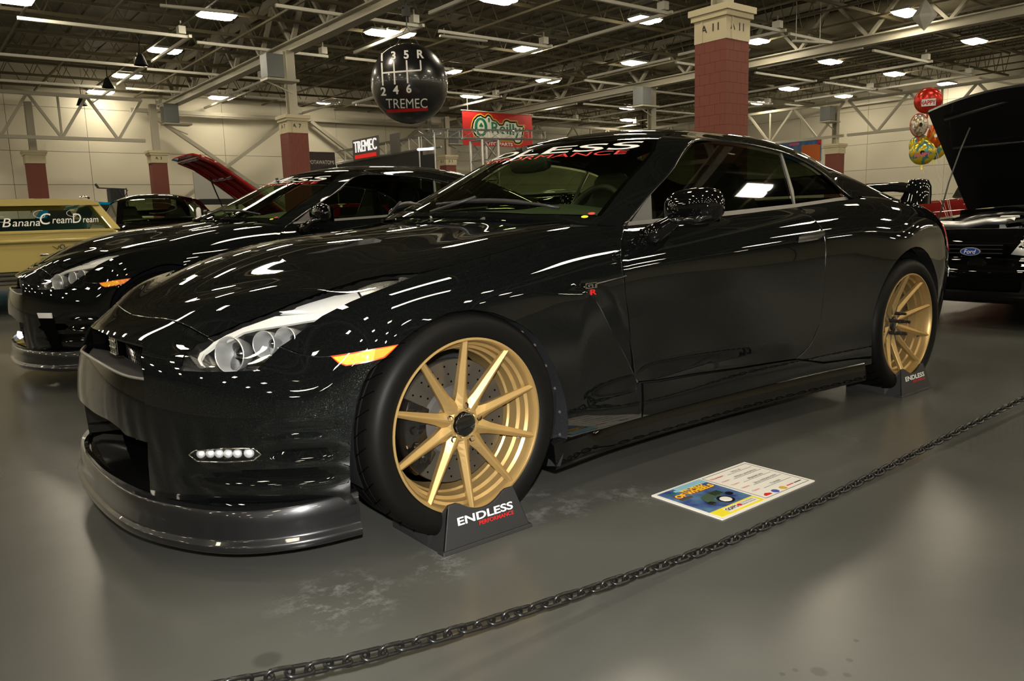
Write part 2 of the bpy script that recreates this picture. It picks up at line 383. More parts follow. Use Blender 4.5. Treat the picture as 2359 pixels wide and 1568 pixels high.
def hall():
    V = [(XL, YF, 0), (XR, YF, 0), (XR, YB, 0), (XL, YB, 0)]
    fl = MB(); fl.box(XL, XR, YF, YB, -.2, 0); struct(fl.build('floor', floor_material()), 'grey polished concrete floor with scuffs and spots')
    c = MB(); c.box(XL, XR, YF, YB, ZD, ZD + .1); ce = struct(c.build('ceiling', H['deck']), 'dark ribbed roof deck over steel joists')
    rb = MB()
    for i, x in enumerate(np.arange(XL, XR, .9)): rb.box(x, x + .3, YF, YB, ZD - .05, ZD)
    tag(rb.build('deck_ribs', H['deck'], ce), kind='stuff')
    # walls: backing with precast panels in rows, joints left open
    def wall(name, a, b, axis, pos, sgn):
        w_ = MB(); t = .3
        if axis == 'y': w_.box(a, b, *sorted((pos + sgn * .06, pos + sgn * t)), 0, ZD)
        else: w_.box(*sorted((pos + sgn * .06, pos + sgn * t)), a, b, 0, ZD)
        return struct(w_.build(name, H['ink']))
    wb = wall('wall_back', XL, XR, 'y', YB, 1); wr = wall('wall_right', YF, YB, 'x', XR, 1); wall('wall_left', YF, YB, 'x', XL, -1).data.materials[0] = H['wall']; wall('wall_front', XL, XR, 'y', YF, -1).data.materials[0] = H['wall']
    rows = [(0, 1.55), (1.57, 3.36), (3.38, 5.06), (5.08, 7.3), (7.32, ZD)]
    for z0, z1 in rows:
        ref = None
        for k in range(14):
            x = 0.4 + k * 3.6
            if ref is None: ref = MB().box(-1.79, 1.79, 0, .08, z0, z1).build('wall_panel', H['wall'], wb)
            else: ref2 = ref.copy(); link(ref2, wb); ref = ref2
            ref.location = (x + 1.8, YB, 0)
        ref = None
        for k in range(8):
            if ref is None: ref = MB().box(0, .08, -2.49, 2.49, z0, z1).build('wall_panel', H['wall'], wr)
            else: ref2 = ref.copy(); link(ref2, wr); ref = ref2
            ref.location = (XR, 7 + 5 * k, 0)
    b = MB(); b.box(XL, .4, YB, YB + .08, 0, ZD); b.build('wall_panel', H['wall'], wb); b = MB(); b.box(XR, XR + .08, YF, 4.5, 0, ZD); b.build('wall_panel', H['wall'], wr)
    # wall trusses and cross bracing
    def truss(par, p0, p1, z0, z1, n, w=.16, pattern=1):
        m_ = MB(); p0 = np.array(p0, float); p1 = np.array(p1, float)
        for z in (z0, z1): m_.bar((*p0, z), (*p1, z), w * 1.3, w)
        for i in range(n):
            a = p0 + (p1 - p0) * i / n; q = p0 + (p1 - p0) * (i + 1) / n; mid = (a + q) / 2
            m_.bar((*a, z1), (*mid, z0), w * .8, w * .8); m_.bar((*mid, z0), (*q, z1), w * .8, w * .8)
            if i % 2: m_.bar((*mid, z0), (*mid, z1), w * .6, w * .6)
        return m_.build('wall_truss', H['steel'], par)
    yT = YB - 3.0
    truss(wb, (-8, yT), (9.7, yT), 5.45, 7.5, 7); truss(wb, (29.4, yT), (47, yT), 5.45, 7.5, 5)
    truss(wb, (XL, yT), (-8, yT), 5.45, 7.5, 9)
    xT = XR - 4.2
    for y0, y1 in ((5, 23.6), (23.9, 41.5), (-14, 4.8)): truss(wr, (xT, y0), (xT, y1), 5.4, 7.5, 5)
    def brace(par, pts_, z):
        m_ = MB()
        for a, b_ in pts_: m_.bar(a, b_, .24, .2)
        m_.build('wall_brace', H['steel'], par)
    yB_ = YB - .6
    brace(wb, [((10.6, yB_, 7.2), (18.6, yB_, 1.6)), ((10.6, yB_ - .15, 1.6), (18.6, yB_ - .15, 7.2)), ((20, yB_, 7.2), (28, yB_, 1.6)), ((20, yB_ - .15, 1.6), (28, yB_ - .15, 7.2))], 0)
    for x in (19.3, 28.6): MB().box(x - .15, x + .15, yB_ - .2, yB_ + .1, 0, 8).build('wall_post', H['steel'], wb)
    MB().box(9.7, 29.4, yB_ - .1, yB_ + .1, 7.2, 7.4).build('wall_girt', H['steel'], wb)
    # roof steel: joists along x, girders along y, bridging, lamp rails
    jo = MB(); x0, x1 = -30, 50.6; zb, zt = 8.12, 9.35
    for z in (zb, zt): jo.box(x0, x1, -.05, .05, z, z + .11)
    n = 66
    for i in range(n):
        a = x0 + (x1 - x0) * i / n; q = x0 + (x1 - x0) * (i + 1) / n; md = (a + q) / 2
        jo.bar((a, 0, zt), (md, 0, zb), .03); jo.bar((md, 0, zb), (q, 0, zt), .03)
    j0 = jo.build('roof_joist', H['joist'], ce)
    ys = [6.9 + 3.05 * k for k in range(-10, 13)]
    for k, y in enumerate(ys):
        o = j0 if k == 0 else j0.copy()
        if k: link(o, ce)
        o.location = (0, y, 0)
    br = MB().box(-.035, .035, YF + .5, YB - .2, 8.02, 8.09); b0 = br.build('bridging_pipe', H['joist'], ce)
    for k in range(-8, 20):
        o = b0 if k == -8 else b0.copy()
        if k > -8: link(o, ce)
        o.location = (3.0 + 2.36 * k, 0, 0)
    for gx in (11.3, 30.2, -7.6):
        g = MB(); g.box(gx - .20, gx + .20, YF + .3, YB - .3, 7.28, 7.33); g.box(gx - .03, gx + .03, YF + .3, YB - .3, 7.3, 7.62); g.box(gx - .20, gx + .20, YF + .3, YB - .3, 7.6, 7.65); g.box(gx - .18, gx + .18, YF + .3, YB - .3, 9.2, 9.45)
        for k in range(26):
            y = YF + .5 + 3.05 * k; g.bar((gx, y, 9.25), (gx, y + 1.5, 7.6), .16, .12); g.bar((gx, y + 1.5, 7.6), (gx, y + 3.05, 9.25), .16, .12)
        g.build('roof_girder', H['steel'], ce)
    # lamp rails: white square tubes in runs, with small boxes
    r0 = MB().box(-2.6, 2.6, -.05, .05, 7.62, 7.72).build('lamp_rail', H['rail'], ce); r1 = MB().box(-.05, .05, -2.6, 2.6, 7.62, 7.72).build('lamp_rail', H['rail'], ce); bx = MB().box(-.12, .12, -.16, .16, 7.74, 8.0).box(-.02, .02, -.02, .02, 7.9, 8.2).build('junction_box', H['rail'], ce)
    first = True; rnd = random.Random(3)
    for i in range(8):
        for j in range(6):
            x, y = 4.9 + 6.2 * i + rnd.uniform(-.6, .6), 15.4 + 6.0 * j + rnd.uniform(-.5, .5)
            if y > YB - 1.5: continue
            for src, dx, dy in ((r0, 0, 0), (r1, 2.65, 2.4), (bx, 2.4, 0)):
                if not first and rnd.random() < .12: continue
                o = src if first and src is not bx else src.copy()
                if o is not src: link(o, ce)
                o.location = (x + dx, y + dy, 0)
            if first: bx.location = (x + 2.4, y, 0)
            first = False
    d = MB(); d.tube([(31.7, 2, 8.72), (31.7, 26, 8.72)], .52, 24); d.build('air_duct', H['duct'], ce, True, sharp=.6)
    # lamps
    T = thing('ceiling_light', 'twin-lobed white high-bay lamp glowing under the roof', 'lamp', (0, 0, 0), 0, 'high-bay lamps under the roof')
    h = MB(); h.box(-.62, .62, -.34, .34, .06, .14); h.box(-.04, .04, -.04, .04, .14, .30); h.build('housing', H['house'], T)
    g = MB()
    for sy in (-1, 1):
        n = 10; V = []; q = [(-.60, .05), (-.56, -.02), (-.4, -.055), (.4, -.055), (.56, -.02), (.60, .05)]
        for yy, f in ((-.155, 0), (-.11, .8), (0, 1), (.11, .8), (.155, 0)):
            for x, z in q: V.append((x, sy * .165 + yy, .058 + (z - .058) * (f if f else .05)))
        g.add(V, [(i*6+j, i*6+j+1, (i+1)*6+j+1, (i+1)*6+j) for i in range(4) for j in range(5)])
    g.build('diffuser', H['lamp'], T)
    meas = [(8.3,25.1),(8.3,31.5),(8.3,37.9),(8.2,43.2),(14.1,42.4),(20.1,41.5),(14.3,24.5),(14.9,24.3),(21.1,24.0),(27,29.5),(20.8,29.7),(26.4,35.6),(32.7,35.4),(21.6,17.8),(27.5,23.8),(33.3,29.4),(39,35),(44.1,39.8),(28.5,17.8),(36,18.7),(29.4,11.9),(37.4,12.7),(49.4,18.9),(42.7,18.8),(41.9,24.7),(45.7,29.3),(48.1,24.7),(15.3,18.5),(2.5,26.4)]
    over = [(-22.6 + 6.2 * i, -24 + 6 * j) for i in range(12) for j in range(6)] + [(-22.6 + 6.2 * i, 12 + 6 * j) for i in range(4) for j in range(6)] + [(-22.6 + 6.2 * i, 12) for i in range(4, 7)] + [(2.2, 18), (8.4, 18)]
    lab = {(2.5,26.4): 'high-bay lamp cut by the top left corner of the view', (8.3,25.1): 'largest lamp at upper left, hung left of the steel column', (15.3,18.5): 'lamp cut by the top edge of the view right of the hanging ball', (29.4,11.9): 'lamp beside the white cone at upper right', (21.6,17.8): 'large lamp just left of the numbered red block column', (28.5,17.8): 'lamp touching the right edge of the red block column', (14.3,24.5): 'left one of the lamp pair above the black ball', (14.9,24.3): 'right one of the lamp pair above the black ball', (20.8,29.7): 'lamp peeping out at the right edge of the black ball', (26.4,35.6): 'lamp right above the red banner', (8.3,31.5): 'second lamp from the camera in the row at far left', (8.3,37.9): 'third lamp in the row at far left', (8.2,43.2): 'fourth and farthest lamp in the row at far left', (14.1,42.4): 'small lamp by the back wall between two grey heaters', (20.1,41.5): 'lamp by the back wall just left of the black ball', (21.1,24.0): 'bright lamp between the black ball and the red block column'}
    LAB2 = {(27,29.5): 'lamp up right of the red banner, in line with its right end', (32.7,35.4): 'small lamp just right of the top corner of the red banner', (27.5,23.8): 'lamp above the grey heater left of column A 11', (33.3,29.4): 'lamp touching the left side of the grey heater left of column A 11', (39,35): 'lamp just below the grey heater left of column A 11', (44.1,39.8): 'lowest lamp above the coupe roof, far below the grey heater', (36,18.7): 'lamp right of column A 11 just below the long roof girder', (37.4,12.7): 'lamp nearest the right edge of the view, under the girder', (49.4,18.9): 'lamp just above the red balloon', (42.7,18.8): 'small lamp midway between column A 11 and the red balloon', (41.9,24.7): 'small far lamp right of column A 11, at mid height of it', (45.7,29.3): 'tiny lamp low beside the right edge of column A 11', (48.1,24.7): 'small far lamp above the red column by the right wall'}
    for k, (x, y) in enumerate(meas + over):
        o = T if k == 0 else copy_tree(T)
        o.location = (x, y, 7.98 if k < len(meas) else 7.98); o['group'] = 'high-bay lamps under the roof'
        o['label'] = lab.get((x, y), LAB2.get((x, y), 'high-bay lamp under the roof') if k < len(meas) else 'high-bay lamp of the rows over the cars outside the view')
    # columns
    def column(x, y, a, ztop, zcap, code, label, blocks, turn=0):
        c_ = struct(empty('block_column', (x, y, 0)), label)
        i_ = .008 if blocks else .03; MB().box(i_, a - i_, i_, a - i_, 0, ztop).build('core', H['brick'], c_)
        if blocks:
            bh, g = .205, .004; k = 3; bw = a / k; ref = {}
            for r in range(int(ztop / bh) + 1):
                z = ztop - (r + 1) * bh
                if z < 1.0: break
                for fi in range(2):
                    for i in range(k + (r % 2)):
                        s0 = max(0, (i - (.5 if r % 2 else 0)) * bw); s1 = min(a, (i + 1 - (.5 if r % 2 else 0)) * bw)
                        key = (fi, round(s0, 3), round(s1, 3))
                        if key not in ref:
                            m_ = MB()
                            if fi == 0: m_.box(s0 + g/2, s1 - g/2, 0, .05, g/2, bh - g/2)
                            else: m_.box(0, .05, s0 + g/2, s1 - g/2, g/2, bh - g/2)
                            o = m_.build('block', H['brick'], c_); ref[key] = o
                        else: o = ref[key].copy(); link(o, c_)
                        o.location = (0, 0, z)
        m_ = MB(); m_.box(-.01, a + .01, -.01, a + .01, ztop, zcap - .14); m_.box(-.10, a + .10, -.10, a + .10, zcap - .14, zcap - .02); m_.box(-.06, a + .06, -.06, a + .06, zcap - .24, zcap - .14)
        for s in (.24, ): m_.box(a * s - .02, a * s + .02, -.025, 0, ztop, zcap - .2); m_.box(-.025, 0, a * (1 - s) - .02, a * (1 - s) + .02, ztop, zcap - .2)
        m_.build('column_head', H['cap'], c_)
        MB().box(a/2 - .16, a/2 + .16, a/2 - .16, a/2 - .12, zcap - .02, 7.3).box(a/2 - .16, a/2 + .16, a/2 + .12, a/2 + .16, zcap - .02, 7.3).box(a/2 - .02, a/2 + .02, a/2 - .12, a/2 + .12, zcap - .02, 7.3).build('steel_shaft', H['steel'], c_)
        if code:
            zz = (ztop + zcap) / 2 - .08
            for (o, ux) in (((a * .45, -.014, zz), (1, 0, 0)), ((-.014, a * .5, zz), (0, -1, 0))):
                lettering('column_number', code, H['ink'], c_, o, ux, (0, 0, 1), .15, bold=.02, spacing=1.2)
        return c_
    column(12.04, 7.1, .76, 4.31, 4.98, 'A 11', 'big red block column with cream head numbered A 11 behind the coupe', True)
    column(10.73, 25.55, .78, 4.31, 4.98, 'A 7', 'red block column with cream head numbered A 7 left of the hanging ball', True)
    column(9.78, 41.0, .80, 4.31, 4.95, 'A 3', 'red block column near the back wall beside the open red hood', False)
    column(4.40, 42.6, .85, 4.31, 4.95, '', 'leftmost red block column standing above the cream car', False)
    column(26.6, 38.9, .80, 4.31, 4.95, 'B 3', 'small red block column below the red banner', False)
    column(46.4, 24.0, .9, 4.31, 4.95, '', 'red block column by the right wall above the coupe tail', False)
    column(30.0, 24.9, .8, 4.31, 4.95, '', 'steel-topped column behind the coupe roof, left of column A 11', False)
    # unit heaters
    def heater(x, y, z, s, label):
        t = thing('unit_heater', label, 'heater', (x, y, z)); MB().box(-.33*s, .33*s, -.33*s, .33*s, 0, .85*s).build('cabinet', H['heater'], t, bevel=.01); MB().box(-.36*s, .9*s, -.36*s, .36*s, -.10, -.02).bar((-.3*s, 0, -.1), (.75*s, 0, -.5*s), .05).build('shelf', H['steel'], t)
    heater(10.2, 25.3, 6.15, .95, 'grey unit heater on a shelf beside steel of column A 7'); heater(10.9, 41.0, 6.35, 1.1, 'grey unit heater by the back wall above the open red hood')
    heater(29.35, 25.0, 6.35, 1.0, 'grey unit heater on the steel column left of column A 11'); heater(45.6, 24.3, 6.3, 1.0, 'small grey unit heater on the right wall truss'); heater(27.35, 39.3, 5.7, 1.0, 'grey unit heater half hidden left of the red banner')
# ---------------------------------------------------------------- coupe body surface (near half, y = -d)
HX = [-.85, -.69, -.5, -.25, 0, .25, .45, .7]
HD = [0, .2, .4, .6, .75, .85]
HZ = [[.60,.597,.585,.55,.49,.44],[.694,.691,.684,.662,.626,.59],[.810,.806,.788,.746,.702,.668],[.884,.880,.860,.816,.782,.748],
      [.928,.924,.904,.864,.840,.806],[.954,.950,.936,.908,.884,.852],[.976,.972,.960,.934,.910,.876],[.995,.990,.978,.956,.932,.90]]
def _hb(x, d):
    x = np.atleast_1d(np.asarray(x, float)); d = np.atleast_1d(np.asarray(d, float)); X = (x + .1) / .8; D = d / .85
    return np.stack([X ** i * D ** j for i in range(6) for j in (0, 2, 4, 6) if i + j / 2 <= 6], -1)
_hx, _hd = np.meshgrid(HX, HD, indexing='ij'); _hw = np.ones(_hx.shape); _hw[0] = .6; _hw[:, -1] = .7
_hc = np.linalg.lstsq(_hb(_hx.ravel(), _hd.ravel()) * _hw.reshape(-1, 1), np.array(HZ).ravel() * _hw.ravel(), rcond=None)[0]
def hood_z(x, d): return _hb(x, d) @ _hc
def even_out(G, lam):
    """fair the grid along u (mirrored round the nose), row by row"""
    F = np.concatenate([G[:0:-1] * (1, -1, 1), G], 0); n = len(F); out = F.copy()
    t = np.r_[0, np.cumsum(np.linalg.norm(np.diff(F[:, 2:6], axis=0), axis=2).mean(1))]; h = np.diff(t)
    D = np.zeros((n - 2, n))
    for i in range(n - 2):
        q = np.sqrt((h[i] + h[i+1]) / 2) * 2 / (h[i] + h[i+1]); D[i, i] = q / h[i]; D[i, i+2] = q / h[i+1]; D[i, i+1] = -q * (1 / h[i] + 1 / h[i+1])
    for r in range(F.shape[1]):
        l = lam[min(r, len(lam) - 1)]; w = np.ones(n); w[0] = w[-1] = 50
        out[:, r] = np.linalg.solve(np.diag(w) + l * D.T @ D, F[:, r] * w[:, None])
    return out[len(G) - 1:]
LAM = (3e-5, 3e-5, 3e-5, 4e-5, 8e-5, 2.5e-4, 3e-4, 3e-4, 3e-4, 3e-4, 3e-4)
def body_surface():
    cols = []
    # front columns: plan (x, d) per level, then spine x
    zl = [.13, .25, .40, .53, .605]
    plan = [(-.876, 0), (-.867, .2), (-.832, .38), (-.776, .53), (-.708, .645), (-.628, .735), (-.54, .805), (-.45, .862)]
    spine = [-.52, -.50, -.47, -.43, -.39, -.34, -.28, -.22]
    dx = [.022, .008, 0, .018, .048]                      # how far each level sits back along the plan normal
    P = np.array(plan); T = np.gradient(P, axis=0); T /= np.linalg.norm(T, axis=1)[:, None]; Nn = np.stack([T[:, 1], -T[:, 0]], -1)
    for c in range(8):
        inw = Nn[c] * (1, 1); col = []
        for z, o in zip(zl, dx):
            q = P[c] + inw * o; col.append((q[0], max(q[1], 0), z))
        # shoulder rows
        q = P[c] + inw * .095; q2 = P[c] + inw * .165
        z5 = [.655, .654, .650, .643, .640, .652, .670, .695][c]
        z6 = float(hood_z(q2[0], max(q2[1], 0))[0]) + (0, 0, 0, 0, 0, .003, .008, .013)[c]
        col.append((q[0], max(q[1], 0), z5)); col.append((q2[0], max(q2[1], 0), z6))
        for f in (.3, .55, .8, 1.0):
            x = q2[0] + (spine[c] - q2[0]) * f; d = max(q2[1] * (1 - f), 0)
            col.append((x, d, float(hood_z(x, d)[0])))
        cols.append(col)
    X = [-.33, -.18, 0, .18, .35, .52, .7, .95, 1.3, 1.65, 1.95, 2.2, 2.42, 2.62, 2.78, 2.95, 3.12, 3.28, 3.42, 3.54, 3.62]
    L = [  # (z knots, d knots)
     ([(-.33,.13),(.5,.14),(2.4,.15),(3.0,.19),(3.62,.26)], [(-.33,.87),(0,.90),(.4,.88),(.7,.86),(1.3,.855),(2,.87),(2.78,.905),(3.12,.86),(3.42,.76),(3.62,.52)]),
     ([(-.33,.25),(2.4,.25),(3.0,.27),(3.62,.34)], [(-.33,.905),(0,.936),(.4,.915),(.7,.89),(1.3,.88),(2,.905),(2.4,.935),(2.78,.95),(3.12,.89),(3.42,.79),(3.62,.56)]),
     ([(-.33,.40),(2.4,.40),(3.62,.44)], [(-.33,.918),(0,.946),(.35,.93),(.7,.89),(1.3,.885),(1.9,.905),(2.4,.94),(2.78,.958),(3.12,.91),(3.42,.82),(3.62,.62)]),
     ([(-.33,.535),(0,.56),(2.4,.57),(3.62,.57)], [(-.33,.918),(0,.948),(.35,.935),(.7,.908),(1.3,.905),(1.9,.92),(2.4,.945),(2.78,.958),(3.12,.92),(3.42,.84),(3.62,.66)]),
     ([(-.33,.635),(0,.70),(.5,.715),(2.4,.735),(2.78,.755),(3.12,.72),(3.62,.69)], [(-.33,.902),(0,.935),(.35,.930),(.7,.917),(1.3,.917),(1.9,.925),(2.4,.943),(2.78,.95),(3.12,.91),(3.42,.84),(3.62,.665)]),
     ([(-.33,.728),(0,.785),(.4,.808),(.8,.824),(1.3,.842),(2,.865),(2.4,.885),(2.78,.895),(3.12,.875),(3.42,.83),(3.62,.79)], [(-.33,.858),(0,.898),(.35,.90),(.7,.898),(1.3,.90),(1.9,.908),(2.4,.917),(2.78,.905),(3.12,.875),(3.42,.81),(3.62,.66)]),
     ([(-.33,.772),(0,.836),(.4,.893),(.7,.921),(.95,.934),(1.3,.949),(1.95,.977),(2.42,1.0),(2.78,.998),(3.12,.975),(3.42,.925),(3.62,.88)], [(-.33,.762),(0,.80),(.35,.82),(.7,.81),(1.3,.81),(1.95,.82),(2.42,.82),(2.78,.80),(3.12,.775),(3.42,.715),(3.62,.58)]),
    ]
    for x in X:
        col = [(x, float(line(dk, x)), float(line(zk, x))) for zk, dk in L]
        d6, z6 = col[-1][1], col[-1][2]
        for f in (.3, .55, .8, 1.0):
            d = d6 * (1 - f)
            if x < .6: z = float(hood_z(min(x, .7), d)[0])
            else:
                hz = z6 + (.985 + (x - .7) * .022 - z6) * (1 - (1 - f) ** 2) if x < 2.6 else z6 + (1.03 - z6) * (1 - (1 - f) ** 2.5)
                z = hz
            col.append((x, d, z))
        cols.append(col)
    G = even_out(np.array(cols), LAM)
    for c in range(len(G)):
        for r in range(7, 11):
            if G[c, r, 0] < .6: G[c, r, 2] = float(hood_z(G[c, r, 0], abs(G[c, r, 1]))[0])
    G[0, :, 1] = 0; G[:, -1, 1] = 0; G[:, :, 1] *= -1
    return Surf(G)
def wrap(S, axis):
    """whole surface from the near half: axis 1 mirrors over the spine (v), axis 0 round the nose (u)"""
    Gm = S.G * (1, -1, 1)
    if axis == 1:
        T = Surf(np.concatenate([S.G, Gm[:, -2::-1]], 1)); T.u = S.u; T.v = np.r_[S.v, 2 * S.v[-1] - S.v[-2::-1]]
    else:
        T = Surf(np.concatenate([Gm[:0:-1], S.G], 0)); T.v = S.v; T.u = np.r_[-S.u[:0:-1], S.u]
    return T
BODY = body_surface(); BODYX = wrap(BODY, 1); BUMP = wrap(BODY, 0)
# side glass: d as a function of (x, z)
_gx = [.6, 1.0, 1.4, 1.8, 2.2, 2.6]; _gz = [.86, .95, 1.05, 1.15, 1.25, 1.33]
GLASS = Surf([[(x, -(.797 - .44 * (z - .93) - .12 * (z - .93) ** 2 - .012 * (x - 1.5) ** 2), z) for z in _gz] for x in _gx])
GLASS.u = np.array(_gx); GLASS.v = np.array(_gz)
# pillars, roof and screens: edge line on the side glass, centre line over the top
_E = [(.80,.805,.922),(1.03,.742,1.055),(1.215,.694,1.156),(1.40,.642,1.264),(1.56,.640,1.272),(1.713,.643,1.267),(1.87,.649,1.254),(2.03,.657,1.233),(2.14,.668,1.208),(2.246,.685,1.170),(2.33,.706,1.124),(2.394,.728,1.075),(2.47,.765,1.012),(2.75,.785,.998),(3.05,.76,.985)]
_C = [(.36,.985),(.66,1.11),(.90,1.222),(1.14,1.308),(1.36,1.348),(1.56,1.366),(1.75,1.372),(1.95,1.371),(2.12,1.364),(2.28,1.35),(2.44,1.33),(2.6,1.30),(2.8,1.25),(3.0,1.17),(3.16,1.07)]
def top_surface():
    G = []
    for k, ((xe, de, ze), (xc, zc)) in enumerate(zip(_E, _C)):
        col = []; pw = 2.3 + 1.2 * min(max((k - 3) / 8, 0), 1)
        for f in (0, .07, .18, .33, .55, .78, 1.0):
            a = 1 - (1 - f) ** 2; b = 1 - (1 - f) ** pw
            col.append((xe + (xc - xe) * a, -de * (1 - f) , ze + (zc - ze) * b))
        G.append(col)
    return Surf(np.array(G))
TOP = top_surface(); TOPX = wrap(TOP, 1)
# ---------------------------------------------------------------- coupe: outlines of its panels in body (u, v) metres
OUT = {'seam': [[0.2922, 0.7574], [0.4074, 0.7151], [0.4806, 0.6798]], 'hl_up': [[0.4806, 0.6798], [0.566, 0.7133], [0.66, 0.7327], [0.7486, 0.7614], [0.8553, 0.8057], [0.95, 0.8157], [1.0092, 0.7988], [1.0966, 0.7436]], 'hl_front': [[0.4806, 0.6798], [0.4535, 0.6532], [0.4451, 0.6121], [0.4508, 0.5312], [0.4516, 0.4829]], 'hl_bottom': [[0.4516, 0.4829], [0.5069, 0.4808], [0.5758, 0.4833], [0.6411, 0.4891]], 'hl_low': [[0.6411, 0.4891], [0.668, 0.545], [0.692, 0.5929], [0.7384, 0.6339], [0.7869, 0.6661], [0.8607, 0.689], [0.9826, 0.7154], [1.0935, 0.7381]], 'fb_seam': [[0.692, 0.5929], [0.7465, 0.5473], [0.7983, 0.5267], [0.8613, 0.512], [0.9447, 0.5019]], 'amber': [[0.7984, 0.5282], [0.8619, 0.5173], [0.9449, 0.5031], [0.9034, 0.4775], [0.8582, 0.4778], [0.8236, 0.481], [0.8104, 0.4978]], 'arch_front_bumper': [[0.9447, 0.5019], [0.9034, 0.4775], [0.8685, 0.4506], [0.8505, 0.4076], [0.84, 0.3571], [0.829, 0.2687], [0.8231, 0.1992], [0.8215, 0.1703], [0.8208, 0.081]], 'arch_fender': [[0.9447, 0.5019], [0.9864, 0.5195], [1.0619, 0.5358], [1.1123, 0.5426], [1.1458, 0.5405], [1.1917, 0.5338], [1.274, 0.5088], [1.357, 0.473], [1.4159, 0.44], [1.4654, 0.4008], [1.5142, 0.337], [1.556, 0.2667], [1.5745, 0.2114], [1.5842, 0.1525], [1.5892, 0.0788]], 'fender_bottom': [[1.5892, 0.0788], [1.7819, 0.0756], [1.9943, 0.0735]], 'door_front': [[1.9943, 0.0735], [1.9572, 0.226], [1.943, 0.2956], [1.9144, 0.3605], [1.8701, 0.5079], [1.8673, 0.6333], [1.8881, 0.6781], [1.9237, 0.7167], [1.9804, 0.7643]], 'fender_top': [[1.9804, 0.7643], [1.9037, 0.7744], [1.8481, 0.7862], [1.7959, 0.8001], [1.752, 0.8104]], 'hood_side': [[1.752, 0.8104], [1.6784, 0.789], [1.5838, 0.7724], [1.404, 0.7507], [1.2338, 0.739], [1.095, 0.7408]], 'door_belt': [[1.9804, 0.7643], [2.1722, 0.7607], [2.373, 0.7589], [2.6516, 0.7611], [2.9019, 0.7665], [3.0942, 0.7678]], 'door_rear': [[3.0942, 0.7678], [3.1157, 0.7026], [3.1512, 0.6563], [3.1589, 0.6059], [3.1519, 0.4865], [3.1525, 0.393], [3.1517, 0.3091], [3.0958, 0.228], [2.984, 0.1728]], 'door_bottom': [[2.984, 0.1728], [2.7797, 0.183], [2.558, 0.1929], [2.2986, 0.2058], [2.0936, 0.2123], [1.957, 0.2215]], 'strake': [[1.6524, 0.5474], [1.7051, 0.5045], [1.7858, 0.407], [1.8936, 0.3015], [1.9595, 0.2226]], 'strake2': [[1.661, 0.55], [1.8732, 0.5771]], 'handle': [[2.9413, 0.6185], [2.9554, 0.6368], [3.0323, 0.6453], [3.1561, 0.6484], [3.1582, 0.6336], [3.088, 0.621]], 'mouth': [[0.2894, 0.5986], [0.3425, 0.4395], [0.3601, 0.3166], [0.3596, 0.2212], [0.3425, 0.1059], [0.3323, 0.0592]], 'lipedge': [[0.2894, 0.5986], [0.2196, 0.6009], [0.1306, 0.6013], [0.029, 0.6115]], 'chin_top': [[0.3402, 0.4341], [0.275, 0.4326], [0.2006, 0.4425], [0.0738, 0.4579]], 'beam_low': [[0.3531, 0.2176], [0.3028, 0.223], [0.2654, 0.2263], [0.2403, 0.2427], [0.1829, 0.2567], [0.0779, 0.2579]], 'fog': [[0.4797, 0.2028], [0.4966, 0.2166], [0.5698, 0.2262], [0.6332, 0.2245], [0.6483, 0.2081], [0.6306, 0.1917], [0.5663, 0.187], [0.4986, 0.186]], 'fogc': [[0.5028, 0.2034], [0.5264, 0.2062], [0.5481, 0.2071], [0.5693, 0.2077], [0.5911, 0.2079], [0.6175, 0.2089]], 'mirror_base': [[2.0225, 0.6344], [2.1875, 0.6728]], 'badge': [[1.691, 0.5417]], 'duct': [[0.9492, 1.1577], [0.9972, 1.1486], [1.0847, 1.1407], [1.16, 1.1837], [1.2087, 1.1742], [1.2083, 1.125], [1.1861, 1.103], [1.0735, 1.1209], [0.9864, 1.1263]], 'duct2': [[1.5308, 1.4714]], 'windshield': [[0.1301, 0.0884], [0.4334, 0.1114], [0.6496, 0.1149], [0.9599, 0.2221]], 'banner': [[0.6077, 0.5505], [0.6379, 0.402], [0.7267, 0.207]], 'dots': [[0.0215, 0.1097], [0.0489, 0.1094]], 'door_glass': [[0.9797, 0.9343], [1.0305, 1.0482], [1.2113, 1.1493], [1.4123, 1.2581], [1.5558, 1.2573], [1.7069, 1.2506], [1.8626, 1.2374], [2.01, 1.2189], [1.985, 1.108], [1.9462, 0.9879], [1.6782, 0.9672], [1.4406, 0.9554], [1.2243, 0.9446]], 'quarter_glass': [[2.0422, 1.2135], [2.1339, 1.1926], [2.239, 1.1543], [2.3228, 1.1082], [2.3868, 1.0589], [2.4334, 1.0113], [2.1962, 0.9968], [1.9733, 0.9855], [2.0066, 1.098]], 'triangle': [[0.8523, 0.9332], [1.0223, 1.0466], [0.9718, 0.9329]], 'taillight': [[4.3672, 0.6722], [4.3707, 0.596], [4.458, 0.5314]]}
def uv_at(S, x, z, g):
    g = np.array(g, float)
    for _ in range(20):
        e = 1e-4; r = S.at([g[0], g[0]+e, g[0]], [g[1], g[1], g[1]+e])[:, [0, 2]]
        J = np.stack([(r[1]-r[0])/e, (r[2]-r[0])/e], -1); g = g + np.clip(np.linalg.solve(J, np.array((x, z)) - r[0]), -.2, .2)
        g[0] = np.clip(g[0], S.u[0], S.u[-1]); g[1] = np.clip(g[1], S.v[0], S.v[-1])
    return g
def pts(S, q, off=0.0):
    q = np.asarray(q, float); return S.at(q[:, 0], q[:, 1]) + S.normal(q[:, 0], q[:, 1]) * off
def both(f):
    f(False); f(True)
def mirror_v(q): return [(a, 2 * BODY.v[-1] - b) for a, b in q]
def strip_on(name, S, poly, m, parent, off, th=.004, mirror=False, grid=.03, edge=.012):
    """thin raised piece lying on surface S"""
    return panel(name, S, poly, m, parent, mirror, grid=grid, edge=edge, gap=0, flange=th, off=lambda uv, V: np.full(len(uv), off))
